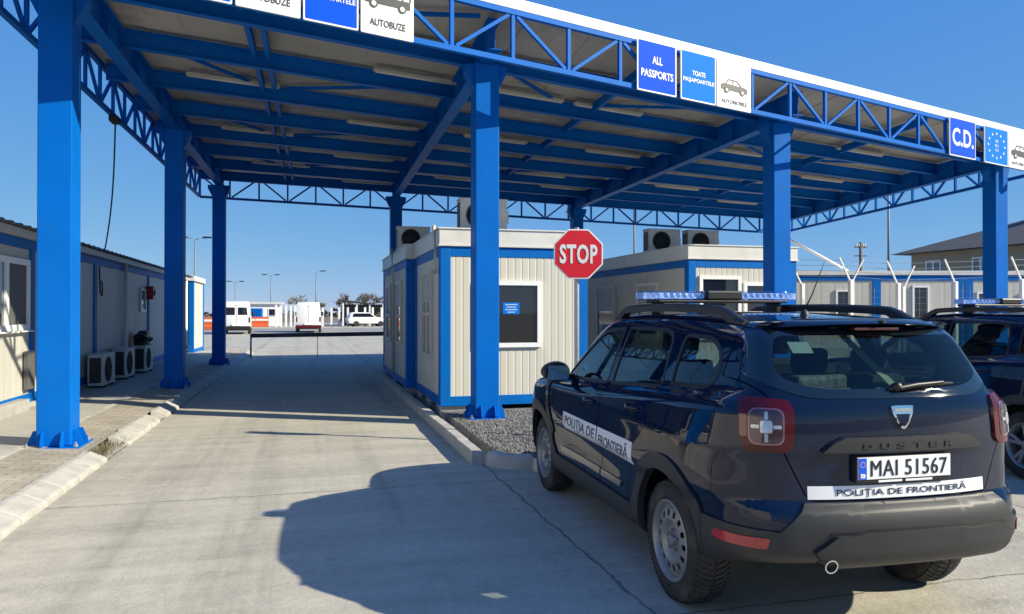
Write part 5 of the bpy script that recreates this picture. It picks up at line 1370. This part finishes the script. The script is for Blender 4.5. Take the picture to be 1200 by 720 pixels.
for k, px in enumerate((-3.35, -2.85, -2.35, -1.85, -1.40)):
    far_post('pale post left of the panel van, %s from the white hut' % ordw[k], px, 82.0, 2.4, 'far fence posts left of the panel van')
hut = thing('white_hut', 'low white hut with flat roof far behind the minibus', 'hut', (-6, 90, 0))
mb = MB(); mb.box((-9.2, 90, 0), (-3.2, 94, 2.55)); mb.build('wall', M['white'], hut)
mb = MB(); mb.box((-9.5, 89.7, 2.56), (-2.9, 94.3, 2.8)); mb.build('roof', M['rim_white'], hut)
window(hut, (-4.1, 90, 1.6), (1, 0, 0), (0, -1, 0), .9, .9, M['pane_dark'])
cbx = thing('blue_container', 'small bright blue container in front of the white hut', 'container', (-5.6, 84, 0))
mb = MB(); mb.box((-6.3, 84, .1), (-4.9, 86, 2.05)); mb.build('shell', M['blue_trim'], cbx, bevel=.03)
mb = MB()
for k in range(7): mb.box((-6.2+.19*k, 83.97, .2), (-6.13+.19*k, 83.999, 1.95))
mb.build('ribs', M['blue_trim'], cbx)
for k, (x, y) in enumerate(((-5.95, 79.5), (-4.75, 80.0), (-8.7, 74))):
    t = thing('orange_barrier', ('orange barrier directly before the blue container', 'orange barrier right of the blue container', 'orange red barrier between the office end and the back left column')[k], 'barrier', (x, y, 0), 0, 'orange barriers')
    mb = MB(); mb.prism([(-.3, 0), (.3, 0), (.3, .25), (.1, .45), (.08, 1.15), (-.08, 1.15), (-.1, .45), (-.3, .25)], (x-.75, y, 0), (0, 1, 0), (0, 0, 1), (1.5, 0, 0)); mb.build('block', mat('barrier_orange', (.55, .10, .02), .5, var=.1), t, bevel=.02)
    mb = MB(); mb.box((x-.7, y-.11, .75), (x+.7, y-.095, .95)); mb.build('stripe', M['white'], t)
kb = MB(); kb.box((-14, 78, -.02), (12, 78.3, .14)); struct('far_kerb', kb, M['kerb'])
sh_ = thing('open_shelter', 'dark roofed open shelter behind the white estate car', 'shelter', (6.5, 90, 0))
mb = MB(); mb.prism([(3.6, 3.0), (3.6, 3.12), (7.0, 2.75), (10.5, 3.15), (10.5, 3.0), (7.0, 2.6)], (0, 89.5, 0), (1, 0, 0), (0, 0, 1), (0, 5, 0)); mb.build('roof', mat('dark_shelter_roof', (.05, .045, .04), .8, var=.2), sh_)
mb = MB(); mb.box((4.2, 94, 0), (10.2, 94.2, 2.6)); mb.build('back_wall', mat('shelter_wall', (.09, .08, .07), .9, var=.2), sh_)
for x in (3.9, 5.5, 7.0, 8.6, 10.2):
    mb = MB(); mb.box((x-.09, 89.7, 0), (x+.09, 89.88, 2.72)); mb.build('post', M['white'], sh_)
# bare trees
M['bark'] = mat('bare_bark', (.16, .115, .085), .9, var=.3, vscale=2)
M['bark2'] = mat('pale_bare_bark', (.25, .21, .15), .9, var=.3, vscale=2)
def bare_tree(label, x, y, H, seed, m, spread=1.0):
    t = thing('bare_tree', label, 'tree', (x, y, 0), 0, 'bare trees beyond the parking'); rr = random.Random(seed); tr, tw = MB(), MB()
    def grow_(p, d, L, r, lv):
        q = p+d*L
        (tr if lv < 2 else tw).tube([p, p.lerp(q, .5)+Vector((rr.uniform(-.05, .05), rr.uniform(-.05, .05), 0))*L, q], [r, r*.8, r*.62], 5 if lv < 2 else 3, caps=False)
        if lv >= 5: return
        for k in range(3 if rr.random() < .55 else 4):
            a = rr.uniform(0, 6.28); s_ = rr.uniform(.35, .85)*spread
            nd = (d+Vector((math.cos(a)*s_, math.sin(a)*s_, rr.uniform(.0, .55)))).normalized()
            grow_(p.lerp(q, rr.uniform(.55, 1)), nd, L*rr.uniform(.62, .82), max(r*.55, .022), lv+1)
    grow_(Vector((x, y, 0)), Vector((rr.uniform(-.05, .05), 0, 1)).normalized(), H*.22, H*.022, 0)
    tr.build('trunk', m, t); tw.build('crown', m, t)
bare_tree('pale bare tree rising left of the panel van', -1.7, 98, 6.6, 1, M['bark2'], 1.1)
bare_tree('brown bare tree rising above the left end of the shelter', 3.9, 98, 7.4, 2, M['bark'], 1.2)
bare_tree('wide brown bare tree behind the estate car', 7.3, 97, 7.6, 3, M['bark'], 1.2)
bare_tree('brown bare tree half hidden by the shaded booth', 9.8, 99, 7.4, 4, M['bark'], 1.1)
bare_tree('thin pale bare tree right of the panel van roof', 1.0, 104, 5.6, 6, M['bark2'])
M['lampsteel'] = mat('lamp_pole_grey', (.20, .21, .22), .6, metal=.3, var=.05)
def lamp_post(label, x, y, H, heads=2, hh=.55):
    t = thing('lamp_post', label, 'street lamp', (x, y, 0), 0, 'tall lamp posts around the crossing')
    mb = MB(); mb.tube([(x, y, 0), (x, y, H*.5), (x, y, H)], [.09, .07, .05], 8); mb.build('pole', M['lampsteel'], t)
    for s in ((-1, 1) if heads == 2 else (1,)):
        mb = MB(); mb.tube([(x, y, H-.02), (x+s*hh*.5, y, H+.12), (x+s*hh, y, H+.20)], .035, 6); mb.build('arm', M['lampsteel'], t)
        mb = MB(); mb.prism([(0, 0), (.75, .03), (.72, .14), (.1, .15)], (x+s*hh, y-.14, H+.14), (s, 0, 0), (0, 0, 1), (0, .28, 0)); mb.build('lamp_head', M['black'], t, bevel=.02)
lamp_post('double headed lamp post rising behind the office row, nearest on the left', -8.95, 64.7, 7.5)
lamp_post('far double headed lamp post seen right of the back left column', -10.6, 117, 6.0)
lamp_post('faint double headed lamp post above the white minibus roof', -5.5, 115.6, 7.0)
lamp_post('single headed lamp post above the white panel van', .9, 103.5, 7.0, 1)
lamp_post('thin mast seen against the sky right of the stop sign', 21.2, 46, 12.0, 1)
lamp_post('thin mast rising past the right hand canopy truss', 34.0, 37.3, 11.0, 1)

# ================================================================== RIGHT SIDE COMPOUND
rc = thing('container_row', 'long container row coloured grey for canopy shade, blue band, behind the post fence', 'building', (21, 22.3, 0), R(-16)); m_ = RM[rc.name]
def bc(mb, *a, **k): mb.bm.transform(m_); return mb.build(*a, **k)
X0, X1 = -4.5, 9.0
mb = MB(); ribbed(mb, (X0, 0), (X1, 0), .3, 2.78, (0, -1), pitch=.5, depth=.003); mb.box((X0, .06, .3), (X1, 2.5, 2.78)); ribbed(mb, (X0, 2.5), (X0, 0.01), .3, 2.78, (-1, 0)); bc(mb, 'wall', M['panel_grey'], rc)  # canopy shade put into the wall colour: grey instead of cream
mb = MB(); mb.box((X0-.02, -.03, 2.781), (X1, 2.55, 2.98)); bc(mb, 'band', M['blue_trim'], rc, bevel=.006)
mb = MB(); mb.box((X0-.06, -.08, 2.982), (X1, 2.6, 3.14)); bc(mb, 'roof', M['rim_white'], rc, bevel=.01)
for x in (X0+.1, -1.0, 2.0, 2.35, 5.6):
    mb = MB(); mb.box((x-.15, -.035, .1), (x+.15, .05, 2.778)); bc(mb, 'corner_post', M['blue_trim'], rc, bevel=.01)
def wloc(x, z): return m_ @ Vector((x, -.0, z))
ux, uy = m_.to_3x3() @ Vector((1, 0, 0)), m_.to_3x3() @ Vector((0, -1, 0))
for x, w_, h_ in ((.6, .62, 1.3), (3.05, .85, .85), (4.55, .75, .75), (-2.2, .6, 1.0)): window(rc, wloc(x, 1.95), ux, uy, w_, h_, M['pane_dark'])
mb = MB(); mb.box((X0, 0, 0), (X1, 2.4, .298)); bc(mb, 'plinth', M['concrete_l'], rc)
PF = [(16.6, 19.81, 2.66, -1), (18.05, 19.41, 2.55, -1), (19.81, 18.93, 2.60, -1), (21.84, 18.37, 2.68, -1)]
PB = [(15.4, 20.6, 2.55, -1), (17.05, 20.3, 2.66, 1), (18.7, 19.9, 2.45, 1)]
for k, p in enumerate(PF): fence_post('white fence post with arm slanting left, %s from the left in its row' % ordw[k], *p, 'white fence posts of the compound')
for k, p in enumerate(PB): fence_post('rear fence post nearer the containers, %s from the left in its row' % ordw[k], *p, 'white fence posts of the compound')
wr = thing('barbed_wire', 'thin barbed wire strung along the slanted fence post arms', 'wire', (18, 19.4, 3))
for k in range(4):
    mb = MB(); off = .10+.17*k
    P = [Vector((x-.46*off/.76*1.0, y, h_+off)) for x, y, h_, a in PF]
    mb.tube([Vector((14.2, 20.5, 2.7+off))]+P+[Vector((24.5, 17.6, 2.7+off))], .006, 4); mb.build('strand', M['steel'], wr)
mesh_f = thing('mesh_fence', 'thin wire mesh fence strung between the white compound posts', 'fence', (18, 19.4, 0))
for (x0, y0, h0, _), (x1, y1, h1, _) in zip([(14.2, 20.5, 2.6, 0)]+PF, PF+[(24.5, 17.6, 2.6, 0)]):
    mb = MB(); a, b = Vector((x0, y0, 0)), Vector((x1, y1, 0)); n = int((b-a).length/.22)
    for i in range(n+1): p = a.lerp(b, i/n); mb.beam(p+Vector((0, 0, .1)), p+Vector((0, 0, min(h0, h1)-.15)), .004, .004)
    for j in range(12): z = .1+j*.2; mb.beam(a+Vector((0, 0, z)), b+Vector((0, 0, z)), .004, .004)
    mb.build('mesh_panel', M['steel'], mesh_f)
hs = thing('hip_roof_house', 'large tan building with dark hip roof and small chimney behind the compound', 'house', (41.9, 23.5, 0), R(-85.4)); m_ = RM[hs.name]
W_, D_ = 13.0, 6.5
M['tan'] = mat('tan_render', (.42, .33, .22), .85, var=.08, vscale=.8, dirt=(.3, .24, .17, .4), dscale=.6)
mb = MB(); mb.box((-W_, -D_, 0), (W_, D_, 5.1)); bc(mb, 'wall', M['tan'], hs)
mb = MB(); ov = .8; E0 = [(-W_-ov, -D_-ov, 5.05), (W_+ov, -D_-ov, 5.05), (W_+ov, D_+ov, 5.05), (-W_-ov, D_+ov, 5.05)]; Rg = [(-W_+6.2, 0, 7.7), (W_-6.2, 0, 7.7)]
mb._new(E0+Rg, [(0, 1, 5, 4), (1, 2, 5), (2, 3, 4, 5), (3, 0, 4), (3, 2, 1, 0)]); rf = bc(mb, 'roof', mat('dark_roof_tiles', (.085, .08, .075), .8, var=.2, vscale=3, bump=.3, bscale=6), hs)
mb = MB(); mb.box((-W_+4.6, -2.4, 6.0), (-W_+5.2, -1.8, 7.6)); bc(mb, 'chimney', M['tan'], rf)
ux, uy = m_.to_3x3() @ Vector((1, 0, 0)), m_.to_3x3() @ Vector((0, -1, 0))
for k in range(9): window(hs, m_ @ Vector((-W_+1.5+2.9*k, -D_, 3.95)), ux, uy, 1.0, 1.3, M['pane_mid'], mull=1, fr=.09)
up_ = thing('utility_pole', 'distant utility pole with crossarm above the container roofs', 'utility pole', (43.2, 50.4, 0))
mb = MB(); mb.tube([(43.2, 50.4, 0), (43.2, 50.4, 7.3)], [.16, .11], 8); mb.build('pole', M['bark'], up_)
mb = MB()
for z in (6.9, 6.2): mb.beam((42.7, 50.5, z), (43.7, 50.3, z), .08, .09)
mb.build('crossarm', M['bark'], up_)
mb = MB()
for x in (42.8, 43.05, 43.4, 43.6): mb.lathe([(.05, 0), (.08, .1), (.05, .2), (.0001, .22)], (x, 50.4, 6.97), (0, 0, 1), 8)
mb.build('insulator', M['ac'], up_)
# distant low tree belt on the horizon
mb = MB(); rq = random.Random(21)
for k in range(2600):
    a = rq.uniform(-2.2, 2.2); d = rq.uniform(240, 300); x, y = d*math.sin(a), d*math.cos(a); s_ = rq.uniform(.8, 2.2)
    z = abs(rq.gauss(0, 1.7))*(.6+.5*math.sin(a*9)+.4*math.sin(a*23+1)); z = max(.2, z)
    P = [Vector((x, y, z))+Vector((rq.uniform(-1, 1), rq.uniform(-1, 1), rq.uniform(-.7, .9)))*s_ for _ in range(5)]
    mb._new(P, [(0, 1, 2), (1, 2, 3), (2, 3, 4), (0, 2, 4)])
tag(mb.build('distant_trees', mat('distant_brush', (.11, .095, .07), .95, var=.3, vscale=.02)), 'distant brown tree belt along the horizon', 'trees', kind='stuff')
# ================================================================== the two police cars
police_car('dark blue police SUV with MAI 51567 plate, light bar and white banners, parked in front', (2.818, 3.78, 0), R(-2.5), False, 'police cars')
police_car('second dark blue police SUV with five spoke wheels, cut off by the right edge', (7.52, 5.56, 0), R(-1.0), True, 'police cars')
